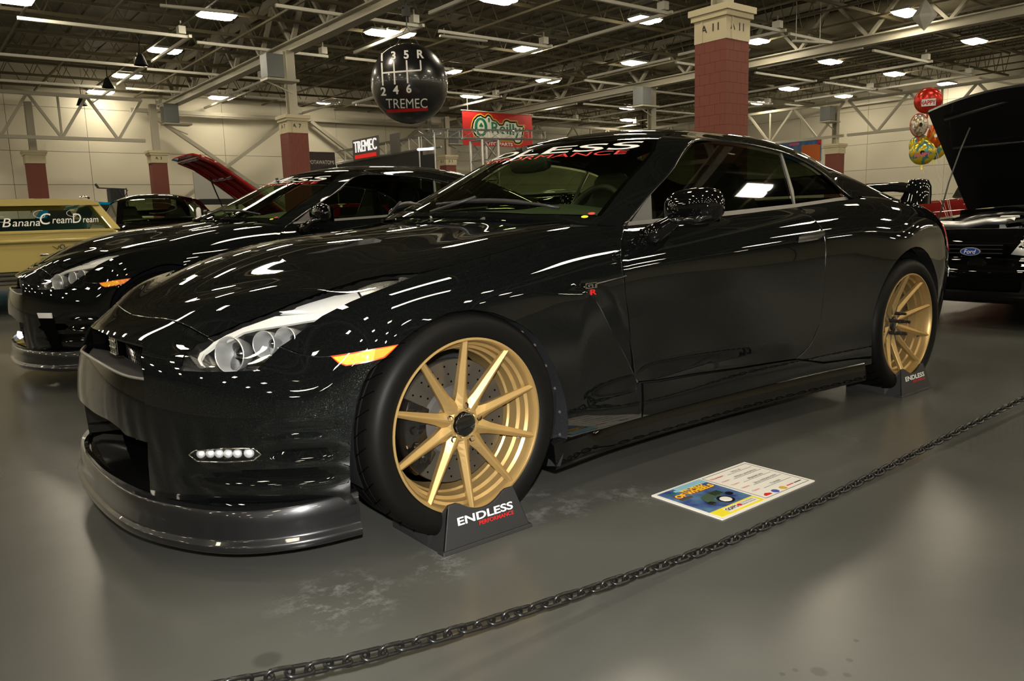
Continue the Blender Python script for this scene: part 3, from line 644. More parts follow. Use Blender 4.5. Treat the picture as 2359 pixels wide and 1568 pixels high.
def mirrored(o, parent, name=None):
    """copy of a part mirrored across the car's spine"""
    me = o.data.copy(); me.transform(mathutils.Matrix.Scale(-1, 4, (0, 1, 0))); me.flip_normals()
    c = bpy.data.objects.new(name or o.name.split('.')[0], me); link(c, parent); return c
def build_wheel(car, x, side, face, hub, lugs, gold, hero=True):
    """wheel on the y axis; side -1 near, +1 far"""
    wh = empty('wheel', (x, side * face, .352), math.pi if side > 0 else 0, car)
    t = MB(); prof = [(.258, .012), (.268, -.001), (.285, -.010), (.305, -.014), (.322, -.010), (.334, .000), (.341, .012), (.3445, .028)]
    prof += [(.345, .06), (.3395, .061), (.3395, .067), (.345, .068), (.345, .118), (.3395, .119), (.3395, .127), (.345, .128), (.345, .18), (.3395, .181), (.3395, .187), (.345, .188), (.3445, .225), (.338, .245), (.315, .262), (.28, .262), (.258, .245)]
    t.lathe(prof, 96); ty = t.build('tyre', M['rubber'], wh, True, sharp=.6)
    g = MB()
    if hero:
        for k in range(40):
            a = 2 * math.pi * k / 40; P = []
            for q in range(6):
                aa = a + q * .032; yy = .016 + q * .018; rr = .3462 if q else .3432; P.append((rr * math.cos(aa), yy, rr * math.sin(aa)))
            g.tube(P, .0016, 4)
        go = g.build('tread_grooves', M['gap'], wh); tag(go, kind='stuff')
    r = MB()
    r.lathe([(.262, .010), (.2685, .002), (.2685, -.004), (.262, -.005), (.2585, .0), (.254, .012), (.2515, .030), (.243, .037), (.2405, .060), (.231, .066), (.228, .10), (.222, .105), (.220, .20), (.236, .215), (.25, .235), (.252, .245), (.26, .245)], 96)
    for k in range(10):
        a = math.radians(80 + 36 * k + 10); c, s = math.cos(a), math.sin(a); tx = np.array((-s, 0, c)); rd = np.array((c, 0, s)); V = []; n = 12
        for i in range(n):
            f = i / (n - 1); rr = .040 + (.2625 - .040) * f
            hw = .0095 + .0115 * (1 - f) + .012 * max(0, 1 - f * 3.2) ** 1.5
            yf = hub + .004 - (hub + .006) * (f ** 1.25); dep = .030 - .014 * f
            for (sx, dy) in ((-1, dep * .55), (-.16, 0), (.16, 0), (1, dep * .55), (.75, dep * 1.5), (-.75, dep * 1.5)):
                V.append(rd * rr + tx * hw * sx + np.array((0, yf + dy, 0)))
        Fc = []
        for i in range(n - 1):
            for j in range(6): Fc.append((i*6+j, i*6+(j+1) % 6, (i+1)*6+(j+1) % 6, (i+1)*6+j))
        Fc += [tuple(range(5, -1, -1)), tuple((n-1)*6+j for j in range(6))]
        sp = mesh_obj('spoke', V, Fc, gold, wh); sp.data.shade_smooth() if False else None
        b = sp.modifiers.new('bevel', 'BEVEL'); b.width = .0022; b.segments = 2; b.limit_method = 'ANGLE'; b.angle_limit = .3
    r.lathe([(.0, hub + .012), (.040, hub + .012), (.044, hub + .004), (.050, hub + .004), (.058, hub + .012), (.072, hub + .022), (.074, hub + .06), (.0, hub + .06)], 60)
    r.build('rim', gold, wh, True, sharp=.5)
    c = MB(); c.lathe([(.0, hub - .006), (.030, hub - .006), (.036, hub - .002), (.038, hub + .012), (.036, hub + .03)], 40); c.build('centre_cap', M['black_gloss'], wh, True, sharp=.6)
    for k in range(5):
        a = math.radians(90 - 8 - 72 * k); px, pz = .057 * math.cos(a), .057 * math.sin(a); l = MB()
        if lugs:
            l.lathe([(0, hub - .055), (.007, hub - .055), (.0075, hub - .03), (.0095, hub - .028), (.0105, hub + .02)], 6, (px, 0, pz)); l.build('lug_nut', M['plastic'], wh)
        else:
            l.lathe([(.0105, hub + .0075), (.0105, hub + .0045), (.008, hub + .002), (.0075, hub + .012), (.0, hub + .012)], 14, (px, 0, pz)); l.build('lug_nut', M['dark_chrome'], wh, True, sharp=.6)
    if hero:
        d = MB(); d.lathe([(.10, .088), (.193, .088), (.195, .092), (.195, .112), (.193, .116), (.10, .116)], 72); d.build('brake_disc', M['disc'], wh, True, sharp=.5)
        d = MB(); d.lathe([(.0, .075), (.105, .075), (.112, .086), (.112, .094)], 48); d.build('disc_bell', M['grey_plastic'], wh, True, sharp=.5)
        h = MB()
        for k in range(24):
            for rr in (.125, .150, .176):
                a = 2 * math.pi * (k + rr * 9) / 24; h.lathe([(.0, .0872), (.0032, .0872), (.0032, .089)], 8, (rr * math.cos(a), 0, rr * math.sin(a)))
        tag(h.build('drilled_holes', M['gap'], wh), kind='stuff')
        q = MB(); A = [math.radians(v) for v in np.linspace(150, 222, 14)]
        if side > 0: A = [math.pi - v for v in A]
        V = []
        for a in A:
            for rr, yy in ((.118, .060), (.150, .052), (.196, .056), (.207, .070), (.207, .135), (.118, .135)):
                V.append((rr * math.cos(a), yy, rr * math.sin(a)))
        n = len(A); Fc = [(i*6+j, i*6+(j+1) % 6, (i+1)*6+(j+1) % 6, (i+1)*6+j) for i in range(n-1) for j in range(6)] + [tuple(range(6)), tuple((n-1)*6+5-j for j in range(6))]
        q.add(V, Fc)
        for a in A[2:-1:3]: q.tube([(.165 * math.cos(a), .054, .165 * math.sin(a)), (.165 * math.cos(a), .046, .165 * math.sin(a))], [.014, .012], 12)
        q.build('brake_caliper', M['black_gloss'], wh, bevel=.004)
        v = MB(); a = math.radians(-22); v.tube([(.2385 * math.cos(a), .050, .2385 * math.sin(a)), (.226 * math.cos(a), .036, .226 * math.sin(a))], .004, 8); v.build('valve_stem', M['grey_plastic'], wh)
    return wh
def build_coupe():
    car = thing('sports_car', 'glossy black sports coupe on gold multi-spoke wheels, nearest car behind the black chain', 'car')
    bp = M['black_paint']; O = OUT; V1 = BODY.v[-1]; UM = BODY.u[-1]
    cat = lambda *a: [q for s in a for q in s]
    # ---- hood (whole width)
    seam_c = (0.0, float(BODY.v[-1]))
    u0 = [(float(uv_at(BODY, -.675, .702, (.286, .77))[0]), float(uv_at(BODY, -.675, .702, (.286, .77))[1]))]
    near = cat(O['seam'], O['hl_up'], list(reversed(O['hood_side'][:-1])))
    back = [(1.83, .90), (1.80, 1.10), (1.742, 1.30), (1.700, V1)]
    front = [(.0, .795), (.12, .793)]
    # the hood is cut on BODYX: near outline, over the spine at the back, far outline; its nose edge runs along u -> 0
    nose_v = float(BUMP.v[0])
    duct = O['duct']
    both_out = near + back[:-1]
    # two halves joined on the spine
    def hood_half():
        S = BODY; q = [(0.0, .795)] + [(.15, .7935)] + near + back
        q += [(u, V1) for u in np.linspace(1.68, 0.02, 30)] + [(0.0, V1), (0.0, 1.2), (0.0, 1.0)]
        return q
    Va, Fa, Na = trim(BODY, hood_half(), [duct], grid=.03, edge=.012, gap=0, flange=0)
    n = len(Va); Vb = Va * (1, -1, 1); Nb = Na * (1, -1, 1)
    V = np.vstack([Va, Vb]); N = np.vstack([Na, Nb]); F = list(Fa) + [tuple(i + n for i in reversed(f)) for f in Fa]
    mid = np.abs(V[:, 1]) < 1e-4; N[mid, 1] = 0; N /= np.linalg.norm(N, axis=1)[:, None]
    hood = mesh_obj('hood', V, F, bp, car, True, N)
    # edge return of the hood along its cut line
    for s in (1, -1):
        ed = np.array(smooth_line([(0.0, .795), (.15, .7935)] + O['seam'], 4)); a = pts(BODY, ed, 0); b = pts(BODY, ed, -.012)
    def edging(name, S, q, width, depth, m, mir):
        q = np.asarray(q); a = pts(S, q, -.0008); b = pts(S, q, -depth); t = np.gradient(a, axis=0); nn = S.normal(q[:, 0], q[:, 1])
        sd = np.cross(t, nn); sd /= np.linalg.norm(sd, axis=1)[:, None]; k = len(q); V = []
        for i in range(k): V += [a[i] - sd[i] * width, a[i] + sd[i] * width]
        V = np.array(V); V[:, :] -= np.repeat(nn, 2, 0) * .0012
        F = [(2*i, 2*i+1, 2*i+3, 2*i+2) for i in range(k - 1)]
        if mir: V = V * (1, -1, 1)
        return mesh_obj(name, V, F, m, car)
    # ---- hood intake ducts
    def duct_f(mir):
        q = np.array(resample(duct, .02)); a = pts(BODY, q, 0); c = q.mean(0); b = pts(BODY, c + (q - c) * .8, -.028)
        k = len(q); V = list(a) + list(b) + [pts(BODY, [c], -.03)[0]]
        F = [(i, (i+1) % k, k + (i+1) % k, k + i) for i in range(k)] + [(k + i, k + (i+1) % k, 2*k) for i in range(k)]
        V = np.array(V) * ((1, -1, 1) if mir else (1, 1, 1)); mesh_obj('hood_duct', V, F, M['plastic'], car, True)
    both(duct_f)
    # ---- front bumper (round the nose), mouth cut out
    arch = O['arch_front_bumper']
    bot = [(.835, .05), (.70, .045), (.55, .045), (.40, .045), (.20, .045), (0, .045)]
    top = [(0, .790), (.15, .7885)] + [(a, b - .004) for a, b in O['seam']] + O['hl_front'][1:] + O['hl_bottom'] + O['hl_low'][1:3] + O['fb_seam'][1:] 
    half = top + arch[1:] + bot[:-1]
    full = [(-a, b) for a, b in reversed(half) if a > 0] + half if False else None
    L_ = top[1:] + arch[1:] + bot[:-1]
    full = [(0, .790)] + L_ + [(0, .045)] + [(-a, b) for a, b in reversed(L_)]
    lip = [(0, .6075), (.06, .607)] + list(reversed(O['lipedge'][:3]))
    mh = lip + O['mouth'][1:-1] + [(.335, .075), (.2, .085), (0, .09)]
    mouth = mh + [(-a, b) for a, b in reversed(mh[1:-1])]
    flz = [(.445, .010), (.345, .010)]
    def flute(uv, V):
        u = np.abs(uv[:, 0]); z = V[:, 2]; d = np.zeros(len(u))
        wx = 1 / (1 + np.exp(-(u - .66) / .018)) * 1 / (1 + np.exp((u - .795) / .007))
        wl = 1 / (1 + np.exp(-(u - .50) / .03)) * 1 / (1 + np.exp((u - .795) / .007))
        for zc, hw, amp, ww in ((.415, .022, .009, wx), (.352, .024, .017, wx), (.285, .026, .018, wl), (.205, .022, .013, wl)):
            t = np.clip((z - zc) / hw, -1.6, 1.6); prof = np.where(np.abs(t) < 1, (.5 + .5 * np.cos(math.pi * t)) * np.where(t > 0, 1.0, 1.0), 0)
            d -= amp * ww * prof
        return d
    Vv, Ff, Nn = trim(BUMP, full, [mouth, O['fog'], [(-a, b) for a, b in O['fog']]], grid=.014, edge=.010, gap=.0018, flange=.012, off=flute)
    bm_o = mesh_obj('front_bumper', Vv, Ff, bp, car, True)
    # smooth shading normals for the flutes, by angle
    bm_o.data.set_sharp_from_angle(angle=.6)
    # ---- centre of the nose: beam, shelf, grille, lower mouth
    cu = O['chin_top'][:3] + [(.0, .4585)]; bl = O['beam_low'][:5] + [(0, .258)]
    side = [(.343, .4397 - .006), (.3608, .3166), (.3575, .2213)]
    hb = [(0, .4585), (.10, .456), (.2009, .4426), (.2752, .4327), (.336, .4325)] + side[1:] + bl
    beam = hb + [(-a, b) for a, b in reversed(hb[1:-1])]
    panel('bumper_beam', BUMP, beam, M['plain_black_paint'], car, grid=.03, gap=.001, flange=.03, off=lambda uv, V: np.full(len(uv), -.008))
    # shelf behind the beam's top edge, running back to the grille
    q = np.array(smooth_line([(a, b) for a, b in hb[:5]], 4)); a = pts(BUMP, q, -.009); k = len(q)
    b = a * (1, 1, 1) + (0.012, 0, -.006); c = np.array([(-.69, y * .93, .515) for _, y, _ in a])
    Vs = np.vstack([a, b, c]); Fs = [(i, i+1, k+i+1, k+i) for i in range(k-1)] + [(k+i, k+i+1, 2*k+i+1, 2*k+i) for i in range(k-1)]
    n = len(Vs); Vs = np.vstack([Vs, Vs * (1, -1, 1)]); Fs = Fs + [tuple(x + n for x in reversed(f)) for f in Fs]
    mesh_obj('grille_shelf', Vs, Fs, M['grey_plastic'], car, True)
    ch = MB(); ch.tube([tuple(p) for p in (a + (.004, 0, .0))][::-1] + [tuple(p * (1, -1, 1)) for p in (a + (.004, 0, .0))][1:], .006, 8); ch.build('shelf_rim', M['trim'], car, True)
    # grille mesh: crossing wires
    g = MB(); y0 = .40
    for k in range(-13, 14):
        for s in (1, -1):
            yb, yt = k * .03, k * .03 + s * .13
            f0, f1 = 0, 1
            P = [(-.695 + .10 * (abs(yy) / .4) ** 2 * .5, yy, .515 + .115 * f) for f in np.linspace(0, 1, 6) for yy in (yb + (yt - yb) * f,)]
            P = [p for p in P if abs(p[1]) < y0]
            if len(P) > 1: g.tube(P, .0028, 4)
    g.build('grille_mesh', M['black_gloss'], car)
    g = MB(); g.box(-.66, -.64, -.44, .44, .36, .66); g.build('grille_backing', M['gap'], car)
    # emblem: chromed upright badge in the upper mouth
    e = MB(); e.box(-.775, -.755, -.085, .0, .566, .632); e.box(-.779, -.775, -.085, -.078, .566, .632); e.box(-.779, -.775, -.007, .0, .566, .632)
    for zz in (.568, .590, .610, .627): e.box(-.781, -.775, -.085, .0, zz, zz + .006)
    e.box(-.781, -.775, -.045, -.038, .568, .63); e.build('grille_emblem', M['chrome'], car, bevel=.0015)
    # side walls of the mouth (return faces), lower mouth floor and back
    def cheek(mir):
        q = np.array(smooth_line([(a, b) for a, b in O['mouth'][3:5]] + [(.335, .075)], 5)); a = pts(BUMP, q, -.002); t = np.linspace(0, 1, len(a))[:, None]
        b = np.stack([-.705 + 0 * t[:, 0], a[:, 1] + .135 - .05 * t[:, 0], a[:, 2] + .012], -1); k = len(a)
        Vc = np.vstack([a, b]) * ((1, -1, 1) if mir else (1, 1, 1)); mesh_obj('intake_cheek', Vc, [(i, i+1, k+i+1, k+i) for i in range(k-1)], M['lip'], car, True)
        q = np.array(O['mouth'][:5]); a = pts(BUMP, q, -.002); b = a + (.07, .02, 0); k = len(a)
        Vc = np.vstack([a, b]) * ((1, -1, 1) if mir else (1, 1, 1)); mesh_obj('mouth_return', Vc, [(i, i+1, k+i+1, k+i) for i in range(k-1)], M['plain_black_paint'], car, True)
    both(cheek)
    q = np.array([(a, .065) for a in np.linspace(0, .345, 14)]); a = pts(BUMP, q, -.002); k = len(q)
    rows = [a, a * (1, .97, 1) + (.05, 0, .012), np.stack([np.full(k, -.66), a[:, 1] * .8, np.full(k, .215)], -1)]
    Vs = np.vstack(rows); Fs = [(r*k+i, r*k+i+1, (r+1)*k+i+1, (r+1)*k+i) for r in range(2) for i in range(k-1)]; n = len(Vs)
    Vs = np.vstack([Vs, Vs * (1, -1, 1)]); Fs = Fs + [tuple(x + n for x in reversed(f)) for f in Fs]; mesh_obj('intake_floor', Vs, Fs, M['black_gloss'], car, True)
    # ---- splitter lip
    plan = [(-.868, 0), (-.863, .16), (-.850, .32), (-.820, .465), (-.772, .585), (-.722, .675), (-.652, .757), (-.585, .803), (-.51, .84), (-.43, .862), (-.355, .875)]
    P = smooth_line(plan, 5); P = np.vstack([P[:0:-1] * (1, -1), P]); T = np.gradient(P, axis=0); T /= np.linalg.norm(T, axis=1)[:, None]; Nn = np.stack([-T[:, 1], T[:, 0]], -1)
    Nn *= np.sign((Nn[len(P)//2] @ np.array((-1, 0))))
    prof = [(-.03, .206), (-.004, .205), (.0, .201), (.004, .16), (.005, .128), (.008, .120), (.016, .114), (.020, .104), (.018, .094), (.010, .088), (-.03, .086)]
    k = len(prof); V = []
    for i in range(len(P)):
        lift = .016 * max(0, (P[i][0] + .60) / .25) ** 1.0 if P[i][0] > -.60 else 0
        for o, z in prof: V.append((P[i][0] + Nn[i][0] * o, -(P[i][1] + Nn[i][1] * o), z + lift * (1 if z > .15 else .5)))
    F = [(i*k+j, i*k+j+1, (i+1)*k+j+1, (i+1)*k+j) for i in range(len(P)-1) for j in range(k-1)] + [tuple(range(k)), tuple((len(P)-1)*k + j for j in range(k))]
    o = MB(); o.add(V, F); o.build('front_splitter', M['lip'], car, True, sharp=.7)
    # ---- fenders, doors, rear quarters
    def fend(mir):
        q = cat(O['hl_low'][2:], list(reversed(O['hood_side'][:-1])), list(reversed(O['fender_top'][:-1])), list(reversed(O['door_front'][:-1])), list(reversed(O['fender_bottom'][:-1])), list(reversed(O['arch_fender'])), list(reversed(O['fb_seam'][1:-1])))
        st = np.array(resample(O['strake'], .01, False))
        def off(uv, V):
            # fender blade stands proud ahead of the vent line and drops behind it
            x = np.interp(uv[:, 1], st[::-1, 1], st[::-1, 0]); dd = uv[:, 0] - x; inz = np.clip((.56 - uv[:, 1]) / .03, 0, 1) * np.clip((uv[:, 1] - .20) / .05, 0, 1)
            fr = np.clip((uv[:, 0] - 1.45) / .2, 0, 1)
            return inz * np.where(dd < 0, .014 * fr * np.clip(1 + dd / .35, 0, 1), -.010 * np.clip(1 - dd / .10, 0, 1))
        Vv, Ff, Nn = trim(BODY, q, grid=.02, edge=.01, gap=.0018, flange=.014, off=off, cuts=[st - (.002, 0), st + (.003, 0)])
        if mir: Vv = Vv * (1, -1, 1); Ff = [tuple(reversed(f)) for f in Ff]
        o = mesh_obj('fender', Vv, Ff, bp, car, True); o.data.set_sharp_from_angle(angle=.55)
        s = np.array(smooth_line(O['strake'], 4)); kk = np.clip(np.linspace(0, 1, len(s)) * 5, .1, 1)[:, None]; a = pts(BODY, s + (.001, 0), .0015); b = pts(BODY, s + (.016, 0) * kk, -.004)
        k = len(s); Vs = np.vstack([a, b]) * ((1, -1, 1) if mir else (1, 1, 1)); mesh_obj('fender_vent', Vs, [(i, i+1, k+i+1, k+i) for i in range(k-1)], M['grey_plastic'], car, True)
        m_ = MB(); s2 = np.array(smooth_line(O['strake2'], 5)); m_.tube([tuple(p) for p in pts(BODY, s2, .004) * ((1, -1, 1) if mir else (1, 1, 1))], .0045, 6); m_.build('vent_trim', M['dark_chrome'], car, True)
        # wheel arch return
        ar = np.array(smooth_line(cat(list(reversed(arch[1:])), O['arch_fender']), 3)); a = pts(BODY, ar, -.001); b = a + (0, .05, 0); b[:, 0] = b[:, 0] * .985; k = len(a)
        Vs = np.vstack([a, b]) * ((1, -1, 1) if mir else (1, 1, 1)); mesh_obj('arch_lip', Vs, [(i, i+1, k+i+1, k+i) for i in range(k-1)], M['plastic'], car, True)
    both(fend)
    def door(mir):
        q = cat(O['door_front'][1:-1], O['door_belt'], O['door_rear'][1:], O['door_bottom'][1:-1])
        def off(uv, V):
            z = V[:, 2]; x = V[:, 0]     # scoop along the sill
            t = np.clip((z - .355) / .05, -1, 1); return -.014 * (.5 + .5 * np.cos(math.pi * t)) * np.clip((x - .75) / .12, 0, 1) * np.clip((1.75 - x) / .7, 0, 1)
        Vv, Ff, Nn = trim(BODY, q, grid=.025, edge=.012, gap=.0022, flange=.014, off=off)
        N2 = None
        if mir: Vv = Vv * (1, -1, 1); Ff = [tuple(reversed(f)) for f in Ff]; Nn = Nn * (1, -1, 1)
        d = mesh_obj('door', Vv, Ff, bp, car, True); d.data.set_sharp_from_angle(angle=.6)
        strip_on('door_handle', BODY, O['handle'], M['black_gloss'], d, .006, .01, mir)
    both(door)
    # rear quarter with round arch
    ac = (2.78, .362); ra = .392
    aq = []
    g = (3.45, .2)
    for a in np.linspace(math.radians(198), math.radians(-28), 26):
        g = uv_at(BODY, ac[0] + ra * math.cos(a), ac[1] + ra * math.sin(a), g); aq.append((float(g[0]), float(g[1])))
    def quarter(mir):
        belt = [uv_at(BODY, x, z, (3.3, .78)) for x, z in ((2.2, .992), (2.42, 1.004))]
        ud = lambda x: float(np.interp(x, [.7, 1.95, 2.42, 2.78, 3.12, 3.42, 3.62], [1.919, 3.17, 3.641, 4.001, 4.343, 4.654, 4.906]))
        top_ = [(ud(2.2), .775), (ud(2.5), .78), (ud(2.6), .95), (ud(2.9), 1.10), (ud(3.12), 1.25)] + [(u, 1.25) for u in (4.5, 4.7)] + [(UM, 1.25)]
        q = cat([O['door_rear'][0]], top_, [(UM, .9), (UM, .6), (UM, .3), (UM, .11), (4.65, .09)], list(reversed(aq)), [(3.45, .108), (3.2, .124)], list(reversed(O['door_rear'][1:])))
        panel('rear_quarter', BODY, q, bp, car, mir, grid=.03, edge=.014, gap=.0018, flange=.014)
        # tail lamp, side reflector
        k = np.array(aq); a = pts(BODY, k, -.001); b = a + (0, .06, 0); n_ = len(a)
        Vs = np.vstack([a, b]) * ((1, -1, 1) if mir else (1, 1, 1)); mesh_obj('arch_lip', Vs, [(i, i+1, n_+i+1, n_+i) for i in range(n_-1)], M['plastic'], car, True)
        strip_on('tail_lamp', BODY, [(4.52, .66), (4.64, .66), (4.66, .60), (4.62, .53), (4.52, .54)], M['tail'], car, .003, .006, mir)
        strip_on('rear_reflector', BODY, [(4.56, .45), (4.66, .46), (4.66, .405), (4.58, .40)], M['led'], car, .006, .01, mir)
    both(quarter)
    # boot lid + tail, whole width
    S = BODY; ud = [4.36, 4.5, 4.65, 4.8, UM]
    qb = [(4.36, 1.255)] + [(u, 1.255) for u in (4.5, 4.7, 4.85, UM)] + [(UM, V1), (4.36, V1)]
    Va, Fa, Na = trim(BODY, qb, grid=.04, edge=.02, gap=0, flange=0); n = len(Va)
    mesh_obj('boot_lid', np.vstack([Va, Va * (1, -1, 1)]), list(Fa) + [tuple(i + n for i in reversed(f)) for f in Fa], bp, car, True)
    e = BODY.at(np.full(24, UM), np.linspace(0, V1, 24)); V = np.vstack([e, e * (1, -1, 1)]); k = 24
    mesh_obj('rear_bumper', V, [(i, i+1, k+i+1, k+i) for i in range(k-1)], bp, car)
    # sill panel under the door and side skirt
    def sill(mir):
        q = cat([(O['fender_bottom'][-1][0] + .004, .075)], [(1.997, .217)], [(a, b - .004) for a, b in reversed(O['door_bottom'][:-1])], [(3.2, .118), (3.45, .103), (3.60, .085), (3.615, .05)])
        panel('sill', BODY, q, bp, car, mir, grid=.03, edge=.02, gap=.0015, flange=.01)
        X = np.linspace(.335, 2.36, 40); V = []; prof = [(-.03, .228), (-.001, .226), (.003, .218), (.008, .17), (.011, .148), (.012, .138), (.007, .130), (-.06, .128)]; k = len(prof)
        for x in X:
            dd = -float(BODY.at([np.interp(x, [.35, .52, .7, .95, 1.3, 1.65, 1.95, 2.2, 2.42], BODY.u[12:21])], [.075])[0][1])
            fl_ = .012 * max(0, 1 - (x - .335) / .25)
            for o, z in prof: V.append((x, -(dd + o + fl_ * (1 if o > 0 else 0)), z - .012 * (x - .33) / 2 + (0.0 if z > .2 else .006)))
        F = [(i*k+j, i*k+j+1, (i+1)*k+j+1, (i+1)*k+j) for i in range(len(X)-1) for j in range(k-1)] + [tuple(range(k)), tuple((len(X)-1)*k+j for j in range(k))]
        o = MB(); o.add(np.array(V) * ((1, -1, 1) if mir else (1, 1, 1)), F); o.build('side_skirt', M['plain_black_paint'], car, True, sharp=.6)
        # liner edge seen behind the front tyre, with its rivets
        l = MB(); A = np.array(smooth_line(O['arch_fender'][7:], 3)); a = pts(BODY, A, .001); b = pts(BODY, A, 0) * (1, 1, 1) + (-.020, .05, .0); k2 = len(a)
        a = np.vstack([a, [(.345, -.944, .150)]]); b = np.vstack([b, [(.315, -.91, .150)]]); k2 += 1
        mg = np.vstack([a, b]) * ((1, -1, 1) if mir else (1, 1, 1)); lo = mesh_obj('arch_liner', mg, [(i, i+1, k2+i+1, k2+i) for i in range(k2-1)], M['liner'], car, True)
        for i in range(3, k2 - 1, 5):
            c = (mg[i] + mg[k2+i]) / 2; r = MB(); r.lathe([(0, -.003), (.005, -.002), (.006, .002)], 10, c); r.build('rivet', M['grey_plastic'], lo)
    both(sill)
    # wheel houses
    def house(mir):
        for x in (0, 2.78):
            h = MB(); n = 24; V = []
            for i in range(n + 1):
                a = math.radians(-20 + 220 * i / n)
                for y in (-.90, -.52): V.append((x + .372 * math.cos(a), y, .36 + .372 * math.sin(a)))
            F = [(2*i, 2*i+1, 2*i+3, 2*i+2) for i in range(n)]; b = len(V); V += [(x, -.52, .36)]; F += [(2*i+1, b, 2*i+3) for i in range(n)]
            mesh_obj('wheel_house', np.array(V) * ((1, -1, 1) if mir else (1, 1, 1)), F, M['liner'], car, True)
    both(house)
    u = MB(); u.box(-.62, -.40, -.62, .62, .13, .2); u.box(-.42, .42, -.5, .5, .15, .2); u.box(.40, 2.36, -.86, .86, .15, .2); u.box(2.36, 3.2, -.5, .5, .15, .2); u.box(3.15, 3.5, -.62, .62, .2, .26); u.build('underbody', M['gap'], car)
    # ---- greenhouse
    ws_near = [(.06, .085)] + O['windshield']
    cx = TOP.v[-1]
    hd = [(.86, .165), (.835, .30), (.80, .45), (.775, .60), (.765, cx)]
    base = [(.035, cx), (.035, .6), (.04, .4), (.05, .2)]
    w_half = ws_near + hd; allw = w_half + [(a, 2 * cx - b) for a, b in reversed(w_half[:-1])]
    lowe = [(.035, 2 * cx - .3), (.035, cx), (.035, .3)]
    wpoly = allw + lowe
    ug = [1.86, 1.98, 2.40]
    rg = [(1.74, .34), (1.72, .5), (1.71, cx)]; rb = [(2.52, cx), (2.48, .5), (2.36, .30)]
    rgh = [(1.76, .27), (1.73, .45), (1.72, cx)]; rbh = [(2.50, cx), (2.47, .5), (2.36, .26), (2.05, .24)]
    rear = [(1.76, .27), (1.73, .45), (1.72, cx), (1.73, 2*cx-.45), (1.76, 2*cx-.27), (2.05, 2*cx-.24), (2.36, 2*cx-.26), (2.47, 2*cx-.5), (2.50, cx), (2.47, .5), (2.36, .26), (2.05, .24)]
    rim_ = [(0.0, .0), (TOP.u[-1], 0.0), (TOP.u[-1], 2*cx), (0.0, 2*cx)]
    panel('roof', TOPX, rim_, bp, car, grid=.03, edge=.012, gap=0, flange=.01, holes=[wpoly, rear])
    panel('windshield', TOPX, wpoly, M['screen'], car, grid=.04, edge=.02, gap=.0015, flange=0, off=lambda uv, V: np.full(len(uv), -.003))
    panel('rear_window', TOPX, rear, M['tint'], car, grid=.05, edge=.025, gap=.0015, flange=0, off=lambda uv, V: np.full(len(uv), -.003))
    def frit(k, n_=40):
        q = np.array(resample(wpoly, .02)); c = inset(q, .016); a = pts(TOPX, q, -.004); b = pts(TOPX, c, -.004); k = len(q)
        mesh_obj('windshield_border', np.vstack([a, b]), [(i, (i+1) % k, k+(i+1) % k, k+i) for i in range(k)], M['gap'], car)
    frit(0)
    def sides(mir):
        gp = lambda n_, q, m, g=.0: panel(n_, GLASS, q, m, car, mir, grid=.05, edge=.02, gap=g, flange=.004, off=lambda uv, V: np.full(len(uv), -.006))
        dg = O['door_glass']; gp('door_window', [(.905, .935)] + dg[1:] , M['tint']); gp('quarter_window', O['quarter_glass'], M['tint'])
        strip_on('mirror_patch', GLASS, O['triangle'], M['grey_plastic'], car, -.001, .006, mir)
        zb = lambda x: .9285 + (x - .845) * (.9775 - .9285) / 1.1 if x < 1.95 else .9775 + (x - 1.95) * (1.008 - .9775) / .5
        xs = np.linspace(.835, 2.46, 34)
        strip_on('belt_trim', GLASS, [(x, zb(x) - .012) for x in xs] + [(x, zb(x) + .009) for x in xs[::-1]], M['trim'], car, .004, .012, mir, .05, .03)
        strip_on('pillar_trim', GLASS, [(1.958, .985), (1.968, .985), (1.999, 1.05), (2.008, 1.10), (2.033, 1.224), (2.018, 1.226), (1.988, 1.10)], M['trim'], car, .002, .008, mir)
        # rail over the side glass
        r = MB(); E = np.array([(x, -d, z) for x, d, z in _E[:13]]); E = smooth_line(E, 4) * ((1, -1, 1) if mir else (1, 1, 1)); r.tube([tuple(p) for p in E + (0, 0, -.003)], .0055, 6); r.build('window_seal', M['black_gloss'], car, True)
        # body fill between belt and glass foot
        # door mirror
        mr = empty('side_mirror', (0, 0, 0), 0, car); sgn = 1 if mir else -1
        n, k = 18, 20; V = []
        for i in range(n + 1):                                         # rounded housing, lofted along its width
            f = i / n; yy = .862 + .262 * f; e = max(0.0, 1 - abs(2 * f - 1.0) ** 3.2) ** .42
            for j in range(k):
                a = 2 * math.pi * j / k; ca, sa = math.cos(a), math.sin(a)
                xx = .985 - .03 * f + (.075 * np.sign(ca) * abs(ca) ** .8 * (1 if ca < 0 else .7)) * e; zz = .976 + .010 * f + (.072 if sa > 0 else .060) * np.sign(sa) * abs(sa) ** .75 * e
                V.append((xx, sgn * yy, zz))
        F = [(i*k+j, i*k+(j+1) % k, (i+1)*k+(j+1) % k, (i+1)*k+j) for i in range(n) for j in range(k)]
        o = MB(); o.add(V, F); o.build('mirror_housing', M['plain_black_paint'], mr, True)
        st = MB(); st.tube([(.87, sgn * .845, .865), (.90, sgn * .885, .905), (.93, sgn * .915, .93), (.945, sgn * .93, .95)], [.045, .034, .028, .03], 12); st.tube([(.865, sgn * .80, .86), (.87, sgn * .85, .866)], [.06, .046], 14); st.build('mirror_stalk', M['plain_black_paint'], mr, True)
        gl = MB(); gl.box(1.028, 1.032, *sorted((sgn * .88, sgn * 1.06)), .93, 1.03); gl.build('mirror_glass', M['dark_chrome'], mr)
